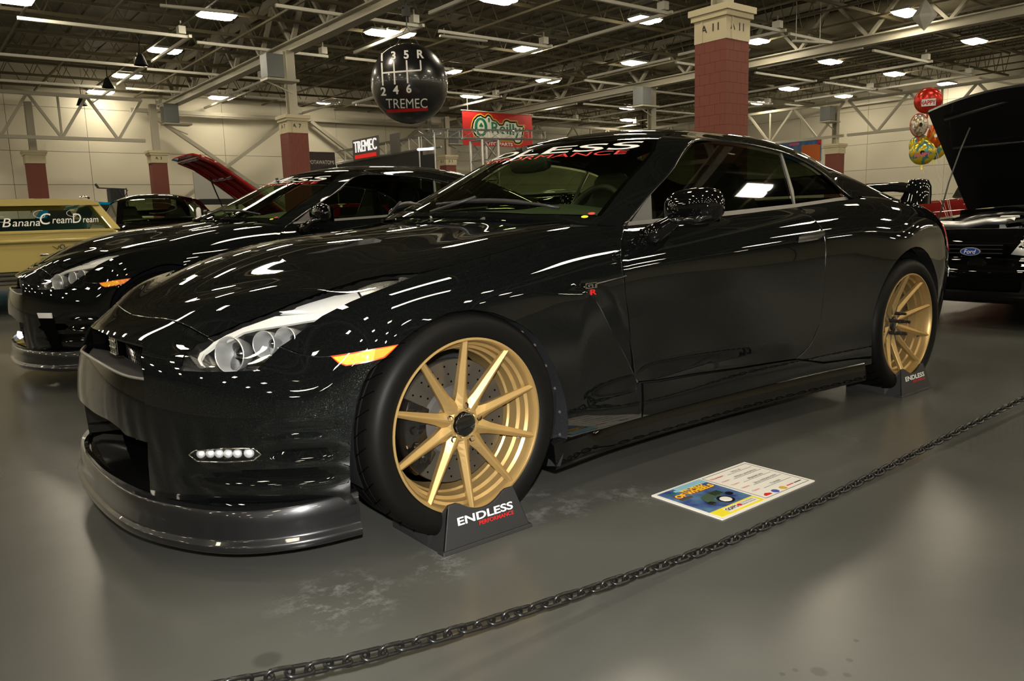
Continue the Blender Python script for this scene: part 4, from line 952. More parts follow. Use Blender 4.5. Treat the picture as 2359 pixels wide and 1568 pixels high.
        # signal strip wrapping the housing's lower half
        sg = MB(); sg.tube([(.925, sgn * .90, .945), (.905, sgn * .98, .936), (.90, sgn * 1.06, .942), (.925, sgn * 1.10, .955)], [.010, .014, .014, .008], 8); sg.build('mirror_lower_cap', M['black_gloss'], mr, True)
    both(sides)
    # ---- headlights
    def lamp(mir):
        hl = empty('headlight', (0, 0, 0), 0, car); sg = (1, -1, 1) if mir else (1, 1, 1)
        q = cat(O['hl_up'], list(reversed(O['hl_low'][1:-1])), list(reversed(O['hl_bottom'])), list(reversed(O['hl_front'][1:-1])))
        panel('headlight_lens', BODY, q, M['lens'], hl, mir, grid=.03, edge=.012, gap=.002, flange=0, off=lambda uv, V: np.full(len(uv), -.001))
        panel('headlight_bucket', BODY, q, M['bucket'], hl, mir, grid=.04, edge=.015, gap=-.002, flange=0, off=lambda uv, V: np.full(len(uv), -.07) * np.clip(near_d(uv, q) / .02, 0, 1))
        for nm, pl, mm, of in HL_PIECES: panel(nm, BODY, pl, M[mm], hl, mir, grid=.02, edge=.01, gap=0, flange=.01, off=lambda uv, V, of=of: np.full(len(uv), of))
        for (c, r, ax) in HL_BOWLS:
            c = np.array(c) * sg; a = np.array(ax) * sg; a = a / np.linalg.norm(a); u = np.cross(a, (0, 0, 1)); u /= np.linalg.norm(u); v = np.cross(u, a); V = []; n = 28
            pr = [(1.04, .02), (1.02, .024), (1.0, .02), (.90, -.01), (.72, -.035), (.50, -.045), (.46, -.030), (.34, -.014), (.0, -.006)]
            for rr, d in pr:
                for j in range(n):
                    t = 2 * math.pi * j / n; V.append(c + a * d + (u * math.cos(t) + v * math.sin(t)) * r * rr)
            F = [(i*n+j, i*n+(j+1) % n, (i+1)*n+(j+1) % n, (i+1)*n+j) for i in range(len(pr)-1) for j in range(n)]
            b5 = 5 * n
            mesh_obj('headlight_reflector', V, [x for x in F if x[0] < b5], M['satin_chrome'], hl, True); mesh_obj('headlight_projector', V, [x for x in F if x[0] >= b5], M['dark_chrome'], hl, True)
    both(lamp)
    # ---- side markers and daytime lamps
    def mark(mir):
        o = strip_on('side_marker', BODY, O['amber'], M['amber_rim'], car, .003, .006, mir)
        A = np.array(O['amber']); c = A.mean(0); In = c + (A - c) * (.93, .80); sp = (In[0] + In[2]) / 2
        a, b, cc, d, e, f_, g_ = In
        m1 = a + (cc - a) * .60; m2 = e + (d - e) * .45
        strip_on('reflector', BODY, [a, b, m1, m2, f_, g_], M['amber'], o, .0045, .003, mir); strip_on('bulb_window', BODY, [m1, cc, d, m2], M['amber_dark'], o, .0045, .003, mir)
        fg = empty('fog_light', (0, 0, 0), 0, car)
        panel('fog_bezel', BODY, O['fog'], M['black_gloss'], fg, mir, grid=.03, edge=.01, gap=-.001, flange=0, off=lambda uv, V: np.full(len(uv), -.022) * np.clip(near_d(uv, O['fog']) / .008, 0, 1))
        for i, (a_, b_) in enumerate(O['fogc']):
            r = .013 if i < 5 else .0145; P = pts(BODY, [(a_, b_)], -.012)[0]; N_ = BODY.normal([a_], [b_])[0]; u_ = np.cross(N_, (0, 0, 1)); u_ /= np.linalg.norm(u_); v_ = np.cross(u_, N_); V = []; n = 14
            for rr, d in ((1, .0), (.9, .006), (.6, .0095), (0.001, .011)):
                for j in range(n): t = 2*math.pi*j/n; V.append((P + N_ * d + (u_ * math.cos(t) + v_ * math.sin(t)) * r * rr) * ((1, -1, 1) if mir else (1, 1, 1)))
            mesh_obj('led', V, [(k*n+j, k*n+(j+1) % n, (k+1)*n+(j+1) % n, (k+1)*n+j) for k in range(3) for j in range(n)], M['led'], fg, True)
        panel('fog_lens', BODY, O['fog'], M['lens'], fg, mir, grid=.03, edge=.01, gap=.001, flange=0, off=lambda uv, V: np.full(len(uv), .0015))
    both(mark)
    def rims(mir):
        sg = (1, -1, 1) if mir else (1, 1, 1)
        fr = MB(); A = pts(BODY, resample(O['fog'], .012), .001) * sg; fr.tube([tuple(x) for x in A], .0022, 5, True); fr.build('fog_rim', M['chrome'], car, True)
        # rolled panel edges that catch the lamps
        for nm, ln, st in (('panel_edge', cat([(0, .792), (.15, .7905)], O['seam']), BODY), ('panel_edge', O['door_front'], BODY), ('panel_edge', O['door_rear'], BODY), ('panel_edge', O['fb_seam'], BODY), ('panel_edge', O['hl_front'] + O['hl_bottom'], BODY)):
            e_ = MB(); e_.tube([tuple(x) for x in pts(st, smooth_line(ln, 4) if len(ln) > 2 else ln, -.0016) * sg], .0022, 6); e_.build(nm, M['black_gloss'], car, True)
    both(rims)
    # ---- badge
    P = pts(BODY, [O['badge'][0]], .009)[0]; bd = MB(); bd.box(-.027, .027, -.003, .0, .002, .022); bd.build('fender_badge', M['chrome'], car, bevel=.001, loc=tuple(P))
    lettering('badge_letter', 'GT', M['gap'], car, P + (-.0, -.0045, .012), (1, 0, 0), (0, 0, 1), .014, .045, bold=.01)
    lettering('badge_letter', 'R', M['red'], car, P + (.006, -.0045, -.010), (1, 0, 0), (0, 0, 1), .018, .026, bold=.0, extrude=.1)
    # ---- lettering on the screen
    def on_screen(name, txt, m, u_lo, hgt, width, vmid, **k):
        V, F = text_mesh(txt, cut=.12, **k); w = V[:, 0].max() - V[:, 0].min(); h = V[:, 1].max() - V[:, 1].min()
        vv = cx + vmid - V[:, 0] / w * width; u1 = u_lo + (V[:, 1] + h / 2) / h * hgt + header(vv)
        return mesh_obj(name, pts(TOPX, np.stack([u1, vv], -1), .0012), F, m, car)
    hv = np.array([.08, .165, .30, .45, .60, cx]); hu = np.array([.90, .86, .835, .80, .775, .765])
    header = lambda v: .095 * (np.abs(v - cx) / (cx - .165)) ** 2.2
    on_screen('screen_lettering', 'ENDLESS', M['white'], .566, .084, 1.16, 0, bold=.008)
    on_screen('screen_lettering', 'PERFORMANCE', M['red'], .517, .040, .76, -.175, bold=.0)
    for i, (q, m) in enumerate(zip(((.075, .118), (.047, .128)), ('red', 'yellow'))):
        t = np.linspace(0, 2*math.pi, 20)[:-1]; d = pts(TOPX, np.stack([q[0] + .010 * np.cos(t), q[1] + .010 * np.sin(t)], -1), .0012); tag(mesh_obj('inspection_sticker', d, [tuple(range(19))], M[m], car), ('red' if i == 0 else 'yellow') + ' dot sticker')
    # ---- cowl, wiper
    x = np.linspace(-.74, .74, 25); V = []
    for y in x:
        r = 1 - (abs(y) / .78) ** 2
        xb = .30 + .32 * (1 - r) ; z0 = float(hood_z(min(xb, .69), abs(y))[0]); V += [(xb - .04, y, z0 - .018), (xb + .12, y, z0 - .012), (xb + .30, y, z0 + .0)]
    mesh_obj('cowl', V, [(3*i+j, 3*i+j+1, 3*i+j+4, 3*i+j+3) for i in range(24) for j in range(2)], M['plastic'], car, True)
    for ys in ((-.12, -.62), (.45, -.02)):
        wq = MB(); A = [pts(TOPX, [(.075 + .035 * math.sin(math.pi * f), cx + (ys[0] + (ys[1] - ys[0]) * f) * .9)], .016)[0] for f in np.linspace(0, 1, 10)]
        wq.tube(A, [.006] * 3 + [.010] * 4 + [.006] * 3, 6); wq.tube([A[0] + (-.03, 0, -.03), A[3] + (0, 0, .014)], .007, 6); wq.build('wiper', M['plastic'], car, True)
    # ---- cabin
    X = [(.46, .925), (.62, .95), (.80, .985), (.90, 1.0), (.95, .985), (.97, .90), (.98, .62)]; V = []; n = 21
    for xx, zz in X:
        for i in range(n):
            y = -.70 + 1.4 * i / (n - 1); hump = .018 * math.exp(-((y + .36) / .16) ** 2) * (1 if zz > .97 else .3); V.append((xx + .12 * (y / .7) ** 2 * (1 if xx < .7 else .3), y, zz + hump - .02 * (y / .7) ** 4))
    mesh_obj('dashboard', V, [(r*n+i, r*n+i+1, (r+1)*n+i+1, (r+1)*n+i) for r in range(len(X)-1) for i in range(n-1)], M['dash'], car, True)
    sw = MB(); th = np.linspace(0, 2*math.pi, 33)[:-1]; sw.tube([(1.09 + .045 * math.sin(t), -.36 + .18 * math.cos(t), .92 + .165 * math.sin(t)) for t in th], .014, 8, True); sw.box(1.08, 1.10, -.52, -.20, .905, .93); sw.build('steering_wheel', M['seat'], car, True)
    for y in (-.37, .37):
        st = MB(); sec = []; V = []
        prof = [(1.30, .46, .24), (1.32, .58, .25), (1.75, .50, .25), (1.82, .56, .25), (1.95, .86, .25), (2.0, 1.02, .20), (2.02, 1.06, .13), (2.03, 1.16, .12), (2.045, 1.20, .09), (2.10, 1.19, .09), (2.11, 1.05, .13), (2.06, .9, .25), (1.98, .5, .25), (1.9, .42, .24)]
        k = len(prof)
        for s in (-1, 1):
            for xx, zz, hw in prof: V.append((xx - .12, y + s * hw, zz))
        V += [(xx - .12, y, zz) for xx, zz, hw in prof]
        st.add(V, [(i, (i+1) % k, 2*k+(i+1) % k, 2*k+i) for i in range(k)] + [(2*k+i, 2*k+(i+1) % k, k+(i+1) % k, k+i) for i in range(k)] + [tuple(range(k)), tuple(range(2*k-1, k-1, -1))]); st.build('seat', M['seat'], car, bevel=.02)
    mv = MB(); V = []
    for yy, rr in ((-.13, .002), (-.125, .03), (-.10, .038), (0, .042), (.10, .038), (.125, .03), (.13, .002)):
        for j in range(12): t = 2*math.pi*j/12; V.append((1.02 + .02 * math.cos(t), yy - .02, 1.205 + rr * math.sin(t)))
    mv.add(V, [(i*12+j, i*12+(j+1) % 12, (i+1)*12+(j+1) % 12, (i+1)*12+j) for i in range(6) for j in range(12)]); mv.tube([(1.0, -.02, 1.23), (.99, -.02, 1.28)], .012, 6); mv.build('rear_view_mirror', M['plastic'], car, True)
    tb = MB(); tb.box(.95, 2.6, -.78, .78, .2, .24); tb.box(.9, 2.5, -.80, -.77, .22, .92); tb.box(.9, 2.5, .77, .80, .22, .92); tb.box(2.45, 2.5, -.7, .7, .22, .98); tb.build('cabin_tub', M['seat'], car)
    # header lining, dark
    q = [(.80, .12), (1.75, .12), (1.75, 2*cx - .12), (.80, 2*cx - .12)]; panel('headliner', TOPX, q, M['gap'], car, grid=.08, edge=.05, gap=0, flange=0, off=lambda uv, V: np.full(len(uv), -.02))
    # ---- wheels
    for x, hub in ((0, .026), (2.78, .070)):
        for s in (-1, 1): build_wheel(car, x, s, .93, hub, x > 1, M['gold'], True)
    return car
def near_d(uv, poly):
    P = resample(poly, .006); r = np.zeros(len(uv))
    for i in range(0, len(uv), 1000): r[i:i+1000] = np.linalg.norm(uv[i:i+1000, None] - P[None], axis=2).min(1)
    return r
HL_PIECES = [('headlight_strip', [[0.4698, 0.623], [0.4916, 0.6684], [0.5237, 0.6912], [0.5683, 0.7076], [0.6607, 0.7255], [0.7206, 0.7124], [0.7877, 0.6923], [0.8273, 0.6943], [0.8689, 0.6968], [0.968, 0.7202], [0.9828, 0.7091], [0.8594, 0.6846], [0.788, 0.6653], [0.7367, 0.678], [0.6657, 0.6887], [0.61, 0.6936], [0.5725, 0.6915], [0.539, 0.6742], [0.5016, 0.6593], [0.481, 0.6238], [0.4852, 0.5819], [0.5027, 0.5157], [0.495, 0.5183], [0.4761, 0.5809]], 'silver', -0.016), ('turn_lamp', [[0.6692, 0.7321], [0.7188, 0.7494], [0.8477, 0.7914], [0.9136, 0.778], [0.8978, 0.716], [0.8257, 0.7011], [0.7865, 0.6968], [0.7202, 0.7176]], 'led', -0.02), ('lamp_tail', [[0.9167, 0.7773], [0.9898, 0.7945], [1.0832, 0.7455], [1.0661, 0.7412], [0.975, 0.7343], [0.9031, 0.7209]], 'dark_chrome', -0.012), ('lamp_sill', [[0.6239, 0.5755], [0.6839, 0.5993], [0.6687, 0.5453], [0.6541, 0.5274], [0.6068, 0.5266], [0.61, 0.5512]], 'chrome', -0.03)]
HL_BOWLS = [([-0.5815, -0.622, 0.6126], 0.05, (-1, -0.55, 0.12)), ([-0.5033, -0.6798, 0.6386], 0.037, (-1, -0.55, 0.12)), ([-0.4578, -0.7225, 0.6509], 0.034, (-1, -0.55, 0.12))]
# ---------------------------------------------------------------- foreground: stands, card, chain
def wheel_stand(x, ybase, label):
    t = thing('wheel_stand', label, 'wheel stand', (x, ybase, 0), 0, 'wheel stands under the gold wheels')
    # face plate leaning back, hollowed for the tyre
    w0, w1, h = .163, .122, .135; R = .30; A = [(-w0, 0), (w0, 0), (w1, h), (w1 - .03, h)]
    for a in np.linspace(1, -1, 15): A.append((a * (w1 - .045), h - .006 - .028 * (1 - a * a)))
    A += [(-w1 + .03, h), (-w1, h)]
    n = len(A); lean = .030
    V = [(a, lean * z / h, z) for a, z in A] + [(a, lean * z / h + .010, z) for a, z in A]
    F = [tuple(range(n)), tuple(range(2*n-1, n-1, -1))] + [((i+1) % n, i, n+i, n+(i+1) % n) for i in range(n)]
    m_ = MB(); m_.add(V, F); m_.build('face_plate', M['stand'], t, bevel=.002)
    m_ = MB(); m_.add([(-w0 - .006, -.006, 0), (w0 + .006, -.006, 0), (w0 + .006, .03, 0), (-w0 - .006, .03, 0), (-w0 - .004, -.003, .012), (w0 + .004, -.003, .012), (w0 + .004, .03, .012), (-w0 - .004, .03, .012)], [(3,2,1,0),(4,5,6,7),(0,1,5,4),(1,2,6,5),(2,3,7,6),(3,0,4,7)]); m_.build('foot_rim', M['stand'], t, bevel=.002)
    for s in (-1, 1):
        m_ = MB(); m_.add([(s * w0, .0, 0), (s * w0, .09, 0), (s * w0, .30, 0), (s * w0, .30, .035), (s * (w0 - .008), .10, .045), (s * w1, .036, h), (s * w1, lean, h), (s * (w0-.03), .0, 0), (s * (w0 - .03), .30, 0), (s * (w0 - .04), .30, .012), (s * (w0-.05), .1, .02), (s * (w1 - .02), .04, h - .01)],
            [(0, 1, 4, 5, 6), (1, 2, 3, 4), (4, 3, 9, 10), (5, 4, 10, 11), (2, 8, 9, 3)]); m_.build('side_cheek', M['stand'], t)
    MB().box(-w0 + .02, w0 - .02, .012, .30, 0, .006).build('base_plate', M['stand'], t)
    ny = np.array((0, lean, h)); ny /= np.linalg.norm(ny)
    o = lambda a, z: (a, lean * z / h - .0022, z)
    lettering('stand_lettering', 'ENDLESS', M['white'], t, o(.003, .083), (1, 0, 0), ny, .024, .208, bold=.022, extrude=.01)
    lettering('stand_lettering', 'PERFORMANCE', M['red'], t, o(.040, .061), (1, 0, 0), ny, .0125, .132, bold=.015, extrude=.01)
    return t
M['stand'] = mat('stand_plastic', (.016, .016, .0165), .55, bump=(400, .12))
def info_card():
    t = thing('information_card', 'white show card with blue and yellow poster half lying on the floor', 'card', (.656, -1.36, 0))
    W_, D = .535, .296; z = .004
    MB().box(0, W_, 0, D, 0, z).build('card_sheet', M['card'], t)
    q = [z + .0003]
    def lay(n, x0, x1, y0, y1, m, par=t):
        o = MB().box(x0, x1, y0, y1, z, q[0] + .0002).build(n, m, par); q[0] += .0002; return o
    # the card's left edge (x = 0) faces the front of the car; text reads from the camera side
    x0 = .014; xs = .245
    mp = M['poster']; lay('poster_print', x0, xs, .06, D - .012, mp); lay('sponsor_band', x0, xs, .010, .06, M['yellow']); lay('sponsor_panel', x0 + .055, xs - .012, .020, .052, M['card'])
    def word(s, x, y, hgt, wid, m, n='card_lettering', bold=.02): return lettering(n, s, m, t, (x, y, q[0] + .0004), (1, 0, 0), (0, 1, 0), hgt, wid, bold=bold, extrude=.002)
    word('Milwaukee', .165, .2755, .013, .10, M['white']); 
    for (s, y) in (('WORLD', .248), ('OF WHEELS', .218)):
        word(s, .150 if s == 'WORLD' else .135, y, .031, .125 if s == 'WORLD' else .20, M['amber_rim'], bold=.10); q[0] += .0004; word(s, .150 if s == 'WORLD' else .135, y, .027, .118 if s == 'WORLD' else .193, M['yellow_glow'], bold=.03)
    lay('silver_banner', .030, .090, .186, .200, M['trim']); word("O'Reilly", .055, .248, .018, .058, M['logo_green'])
    for k, y_ in enumerate((.275, .262)): lay('sky_band', .10 - .02 * k, xs, y_ - .010, y_ + (.009 if k == 0 else .003), M['sky_print'])
    word("GOFF'S", .098, .036, .018, .058, M['black_gloss']); word('COLLISION', .185, .042, .008, .07, M['trim'], bold=0); word('REPAIR CENTERS', .185, .030, .007, .075, M['trim'], bold=0)
    o = MB(); o.lathe([(0, .001), (.008, .001), (.009, 0)], 14, (.140, .036, q[0]), 'z'); o.build('sponsor_mark', M['red'], t)
    # hot rod drawn on the poster: engine, cab, tyres
    c = MB(); c.lathe([(.0, .0012), (.020, .0012), (.021, 0)], 28, (.150, .098, q[0]), 'z'); c.build('drawn_wheel', M['card'], t)
    c = MB(); c.lathe([(.022, .0006), (.031, .0006), (.031, 0)], 28, (.150, .098, q[0]), 'z'); c.build('drawn_tyre', M['black_gloss'], t)
    c = MB(); c.prism([(.075, .10), (.115, .10), (.118, .13), (.19, .135), (.2, .16), (.175, .178), (.10, .165), (.085, .14)], q[0], q[0] + .0004, 'xy'); c.build('drawn_car', M['drawn'], t)
    c = MB()
    for k in range(6): c.box(.15 + k * .008, .154 + k * .008, .14, .172, q[0], q[0] + .0007)
    tag(c.build('drawn_engine', M['dark_chrome'], t), kind='stuff')
    for wx, wy in ((.085, .105), (.205, .125)): c = MB(); c.lathe([(0, .0005), (.014, .0005), (.014, 0)], 20, (wx, wy, q[0]), 'z'); c.build('drawn_tyre', M['black_gloss'], t)
    # form side
    fx0, fx1, fy0, fy1 = .258, W_ - .014, .014, D - .014; lw = .0018
    for a in ((fx0, fx1, fy0, fy0 + lw), (fx0, fx1, fy1 - lw, fy1), (fx0, fx0 + lw, fy0, fy1), (fx1 - lw, fx1, fy0, fy1)): MB().box(*a, z, z + .0006).build('form_rule', M['ink'], t)
    for i, (s, hand) in enumerate((('Number:', '7016'), ('Owner:', 'STEVE LANGFELD'), ('Town:', 'FRANKLIN'), ('Vehicle:', '2016 NISSAN GTR'), ('Class:', 'TUNER'))):
        y = fy1 - .038 - i * .042; MB().box(.34 if i else .36, .505, y, y + .0012, z, z + .0006).build('form_line', M['ink'], t)
        word(s, .298 if i else .305, y + .006, .012 if i == 0 else .0085, .072 if i == 0 else .042, M['red'], bold=.01); word(hand, .42, y + .009, .011, .024 + .0075 * len(hand), M['ink'], 'handwriting', 0)
    for i, m in enumerate(('red', 'blue_print', 'gold_print', 'red', 'ink')):
        cx_ = .295 + i * .047; o = MB()
        if i in (1, 2): o.lathe([(0, .0008), (.014, .0008), (.015, 0)], 20, (cx_, .034, z), 'z')
        elif i == 0: o.prism([(cx_ - .018, .026), (cx_ + .018, .026), (cx_ + .018, .036), (cx_, .046), (cx_ - .018, .036)], z, z + .0008, 'xy')
        else: o.box(cx_ - .02, cx_ + .02, .034, .039, z, z + .0008)
        o.build('sponsor_mark', M[m], t)
    return t
M['sky_print'] = mat('sky_print', (.25, .50, .62), .4); M['card'] = mat('card_white', (.74, .72, .66), .45); M['ink'] = mat('pen_ink', (.02, .02, .025), .6); M['drawn'] = mat('drawn_green', (.05, .09, .05), .5); M['yellow_glow'] = mat('poster_yellow', (.85, .62, .03), .5); M['blue_print'] = mat('blue_print', (.05, .08, .35), .5); M['gold_print'] = mat('gold_print', (.55, .36, .04), .5)
M['poster'] = mat('poster_blue', (.015, .02, .16), .4, var=(14, 1, (.10, .22, .36)))
def chain():
    t = thing('barrier_chain', 'black plastic chain sagging to the floor in front of the coupe', 'chain', (0, -1.49, 0))
    kn = np.array([(-1.6,.30),(-1.2,.222),(-.865,.157),(-.683,.122),(-.538,.102),(-.38,.083),(-.203,.066),(-.06,.053),(.095,.041),(.259,.030),(.453,.018),(.665,.0125),(.902,.0115),(1.171,.0145),(1.475,.023),(1.825,.035),(2.231,.047),(2.656,.059),(3.2,.085),(3.9,.13),(4.6,.19)])
    xs = np.linspace(-1.55, 4.5, 4000); zs = ncs(kn[:, 0], kn[:, 1], xs); s = np.r_[0, np.cumsum(np.hypot(np.diff(xs), np.diff(zs)))]
    L_, W_, r = .0265, .0125, .0042; P = []                         # half length of the straight, half width, wire
    for k in range(24):
        a = 2 * math.pi * k / 24; c, q = math.cos(a), math.sin(a)
        P.append(((L_ - W_) * np.sign(c) * (1 if abs(c) > .02 else 0) + W_ * c, 0, W_ * q))
    lk = MB().tube(P, r, 8, True); m = mat('chain_plastic', (.006, .006, .006), .28); ref = lk.build('link', m, t, True)
    n = 0; d = .02
    while d < s[-1]:
        x = np.interp(d, s, xs); z = np.interp(d, s, zs); x2 = np.interp(d + .002, s, xs); z2 = np.interp(d + .002, s, zs)
        o = ref if n == 0 else ref.copy()
        if n: link(o, t)
        o.location = (x, 0, z); roll = (.22 if n % 2 == 0 else .22 + math.pi / 2) + .12 * math.sin(n * 1.7)
        o.rotation_euler = (mathutils.Matrix.Rotation(-math.atan2(z2 - z, x2 - x), 3, 'Y') @ mathutils.Matrix.Rotation(roll, 3, 'X')).to_euler()
        n += 1; d += .0392
    return t
# ---------------------------------------------------------------- the second coupe and the cars around
def swap(o, m):
    for s in o.material_slots: s.link = 'OBJECT'; s.material = m
def second_coupe(car):
    c = copy_tree(car); c.name = 'sports_car.001'; c.location = (.118, 3.247, 0); c.rotation_euler = (0, 0, -.0779)
    c['label'] = 'second black sports coupe, parked beyond the gold-wheeled one with its amber marker showing'
    dw = mat('dark_wheel', (.02, .02, .02), .3, .6)
    for ch in list(c.children):
        n = ch.name.split('.')[0]
        if n == 'wheel':
            for g in ch.children:
                if g.name.split('.')[0] in ('rim', 'spoke'): swap(g, dw)
                if g.name.split('.')[0] == 'drilled_holes': bpy.data.objects.remove(g)
        else: ch.location.z += .044
        if n == 'fog_rim':
            bpy.data.objects.remove(ch); continue
        if n in ('fog_light',):
            for g in list(ch.children): bpy.data.objects.remove(g)
            bpy.data.objects.remove(ch)
    for mir in (False, True):                                     # upright corner ducts, each with a small lamp at the top
        sg = (1, -1, 1) if mir else (1, 1, 1)
        q = [(.475, .30), (.575, .30), (.60, .09), (.545, .07)]
        P = panel('corner_duct', BODY, q, M['gap'], c, mir, grid=.03, edge=.02, gap=0, flange=.004, off=lambda uv, V: np.full(len(uv), .003)); P.location.z = .044
        q = [(.487, .297), (.573, .297), (.577, .262), (.497, .262)]
        P = panel('corner_lamp', BODY, q, M['led'], c, mir, grid=.03, edge=.02, gap=0, flange=.008, off=lambda uv, V: np.full(len(uv), .010)); P.location.z = .044
    for k in range(6):                                             # row of small glowing white blocks across the lower mouth
        b = MB(); b.box(-.012, .012, -.022, .022, -.018, .018); o = b.build('mouth_segment', M['glow_white'], c, bevel=.004, loc=(-.812 + .0 * k, .33 - .068 * k, .262 - .006 * k)); o.rotation_euler = (0, .3, .15)
    return c
M['glow_white'] = mat('glowing_white', (.9, .9, .95), .3, emit=(.85, .85, 1), estr=1.5)  # glowing white of the mouth blocks and the booth's light bar
def dark_car(car):
    keep = {'hood', 'roof', 'windshield', 'rear_window', 'door', 'rear_quarter', 'boot_lid', 'rear_bumper', 'front_bumper', 'fender', 'door_window', 'quarter_window', 'belt_trim', 'pillar_trim', 'side_mirror', 'wheel', 'sill', 'cabin_tub', 'headliner', 'seat', 'headlight', 'underbody', 'dashboard', 'bumper_beam', 'grille_backing'}
    c = car.copy(); link(c); c.parent = None; c.name = 'black_car'; c.location = (2.28, 9.9, 0); c.rotation_euler = (0, 0, math.radians(88)); c.scale = (1.0, 1.0, 1.13)
    tag(c, 'black car with dark windows parked right of the cream car', 'car')
    for ch in car.children:
        if ch.name.split('.')[0] in keep: copy_tree(ch, c)
    pm = M['plain_black_paint']
    for ch in c.children:
        if ch.name.split('.')[0] in ('roof', 'hood', 'door', 'fender', 'rear_quarter', 'front_bumper', 'boot_lid'): swap(ch, pm)
        if ch.name.split('.')[0] == 'wheel':
            for g in ch.children:
                if g.name.split('.')[0] in ('rim', 'spoke'): swap(g, M['dark_chrome'])
    return c
def plain_wheel(par, x, y, r, m, w=.2):
    o = empty('wheel', (x, y, r), 0, par); s = 1 if y > 0 else -1
    t = MB(); t.lathe([(r*.62, -w/2), (r*.85, -w/2-.008), (r*.97, -w/2+.02), (r, -w/2+.05), (r, w/2-.05), (r*.97, w/2-.02), (r*.85, w/2+.008), (r*.62, w/2)], 40); t.build('tyre', M['rubber'], o, True, sharp=.7)
    d = MB(); d.lathe([(0, s*(w/2-.02)), (r*.2, s*(w/2-.015)), (r*.25, s*(w/2-.04)), (r*.52, s*(w/2-.05)), (r*.6, s*(w/2-.005)), (r*.65, s*(w/2-.0)), (r*.66, 0)], 32); d.build('rim', m, o, True, sharp=.6)
def saloon(name, label, paint_, roofm, loc, rz, L=4.8, W_=1.8, belt=.98, roof=1.42, hood=True, cab=(.30, .74), rake=(.35, .30), boot=True, bumper=True):
    """older three-box car, nose towards -x, built from lofted shells"""
    c = thing(name, label, 'car', loc, rz); hw = W_ / 2
    sec = []; xs = np.linspace(-L/2, L/2, 25)
    for x in xs:
        f = (x + L/2) / L; e = min(f, 1 - f); k = min(1, e / .06) ** .5 * .12 + .88
        zt = belt - (.10 * max(0, (.30 - f) / .30) ** 1.2 if f < .30 else 0) - (.05 * max(0, (f - .75) / .25) if f > .75 else 0); zb = .30 + .12 * max(0, (.10 - e) / .10)
        ww = hw * k
        sec.append([(x, -ww * .90, zb), (x, -ww * .985, zb + .10), (x, -ww, (zb + zt) / 2), (x, -ww * .985, zt - .10), (x, -ww * .93, zt - .02), (x, -ww * .80, zt), (x, 0, zt + .025)])
    G = np.array(sec); G = np.concatenate([G, G[:, -2::-1] * (1, -1, 1)], 1); n, k = G.shape[:2]
    V = G.reshape(-1, 3); F = [(i*k+j, (i+1)*k+j, (i+1)*k+j+1, i*k+j+1) for i in range(n-1) for j in range(k-1)] + [tuple(range(k)), tuple((n-1)*k + k - 1 - j for j in range(k))]
    if not hood: F = [f for f in F if not (len(f) == 4 and V[f[0]][0] < -L/2 + L * cab[0] - .1 and V[f[0]][0] > -L/2 + .15 and abs(np.mean([V[i][1] for i in f])) < hw * .78)]
    b = MB(); b.add(V, F); b.build('body', paint_, c, True, sharp=.5)
    x0, x1 = -L/2 + L * cab[0], -L/2 + L * cab[1]; r0, r1 = x0 + rake[0], x1 - rake[1]; w0, w1 = hw * .90, hw * .72; zt = roof - .07
    A = lambda s: [(x0, s * w0, belt), (x1, s * w0, belt), (r1, s * w1, zt), (r0, s * w1, zt)]
    near_, far_ = A(-1), A(1)
    def pane(nm, q, m, sh=.0, t=.0):
        q = np.array(q); cc = q.mean(0); q = cc + (q - cc) * (1 - sh); nn = np.cross(q[1] - q[0], q[2] - q[0]); nn /= np.linalg.norm(nn); nn = nn * (1 if nn @ (cc - np.array((0, 0, belt - .2))) > 0 else -1); q = q + nn * t
        return mesh_obj(nm, q, [(0, 1, 2, 3)], m, c)
    sh = MB(); sh.add(near_ + far_, [(0, 1, 2, 3), (4, 7, 6, 5), (1, 5, 6, 2), (0, 3, 7, 4)]); sh.build('cabin', paint_ if roofm is None else roofm, c)
    for q in (near_, far_): pane('side_window', [(q[0][0] + .22, q[0][1], q[0][2] + .02), (q[1][0] - .16, q[1][1], q[1][2] + .02), q[2], q[3]], M['tint_plain'], .10, .006)
    pane('windshield', [near_[0], far_[0], far_[3], near_[3]], M['tint_plain'], .12, .006); pane('rear_window', [near_[1], far_[1], far_[2], near_[2]], M['tint_plain'], .14, .006)
    R = MB(); n2 = 9; V = []
    for i in range(n2):
        f = i / (n2 - 1); x = r0 - .05 + (r1 - r0 + .10) * f; e = min(f, 1 - f); h = .075 * min(1, e / .25 + .25)
        for y, z in ((-w1 - .012, zt - .01), (-w1 * .96, zt + h * .6), (-w1 * .7, zt + h * .92), (0, zt + h), (w1 * .7, zt + h * .92), (w1 * .96, zt + h * .6), (w1 + .012, zt - .01)): V.append((x, y, z))
    R.add(V, [(i*7+j, (i+1)*7+j, (i+1)*7+j+1, i*7+j+1) for i in range(n2-1) for j in range(6)] + [tuple(range(7)), tuple((n2-1)*7+6-j for j in range(7))]); R.build('roof', roofm or paint_, c, True, sharp=.6)
    for x in (-L/2 + L*.18, -L/2 + L*.80):
        for s in (-1, 1): plain_wheel(c, x, s * (hw - .10), .33, M['chrome'])
    if bumper:
        for x, s in ((-L/2 - .03, -1), (L/2 + .03, 1)):
            m_ = MB(); m_.tube([(x - s * .12, -hw * .98, .48), (x, -hw * .85, .48), (x + s * .05, 0, .48), (x, hw * .85, .48), (x - s * .12, hw * .98, .48)], .06, 8); m_.build('bumper', M['chrome'], c, True)
    for s in (-1, 1): m_ = MB(); m_.lathe([(0, -.02), (.085, -.012), (.095, .02)], 20, (-L/2 + .0, s * hw * .72, .70), 'x'); m_.build('headlamp', M['satin_chrome'], c, True)
    return c
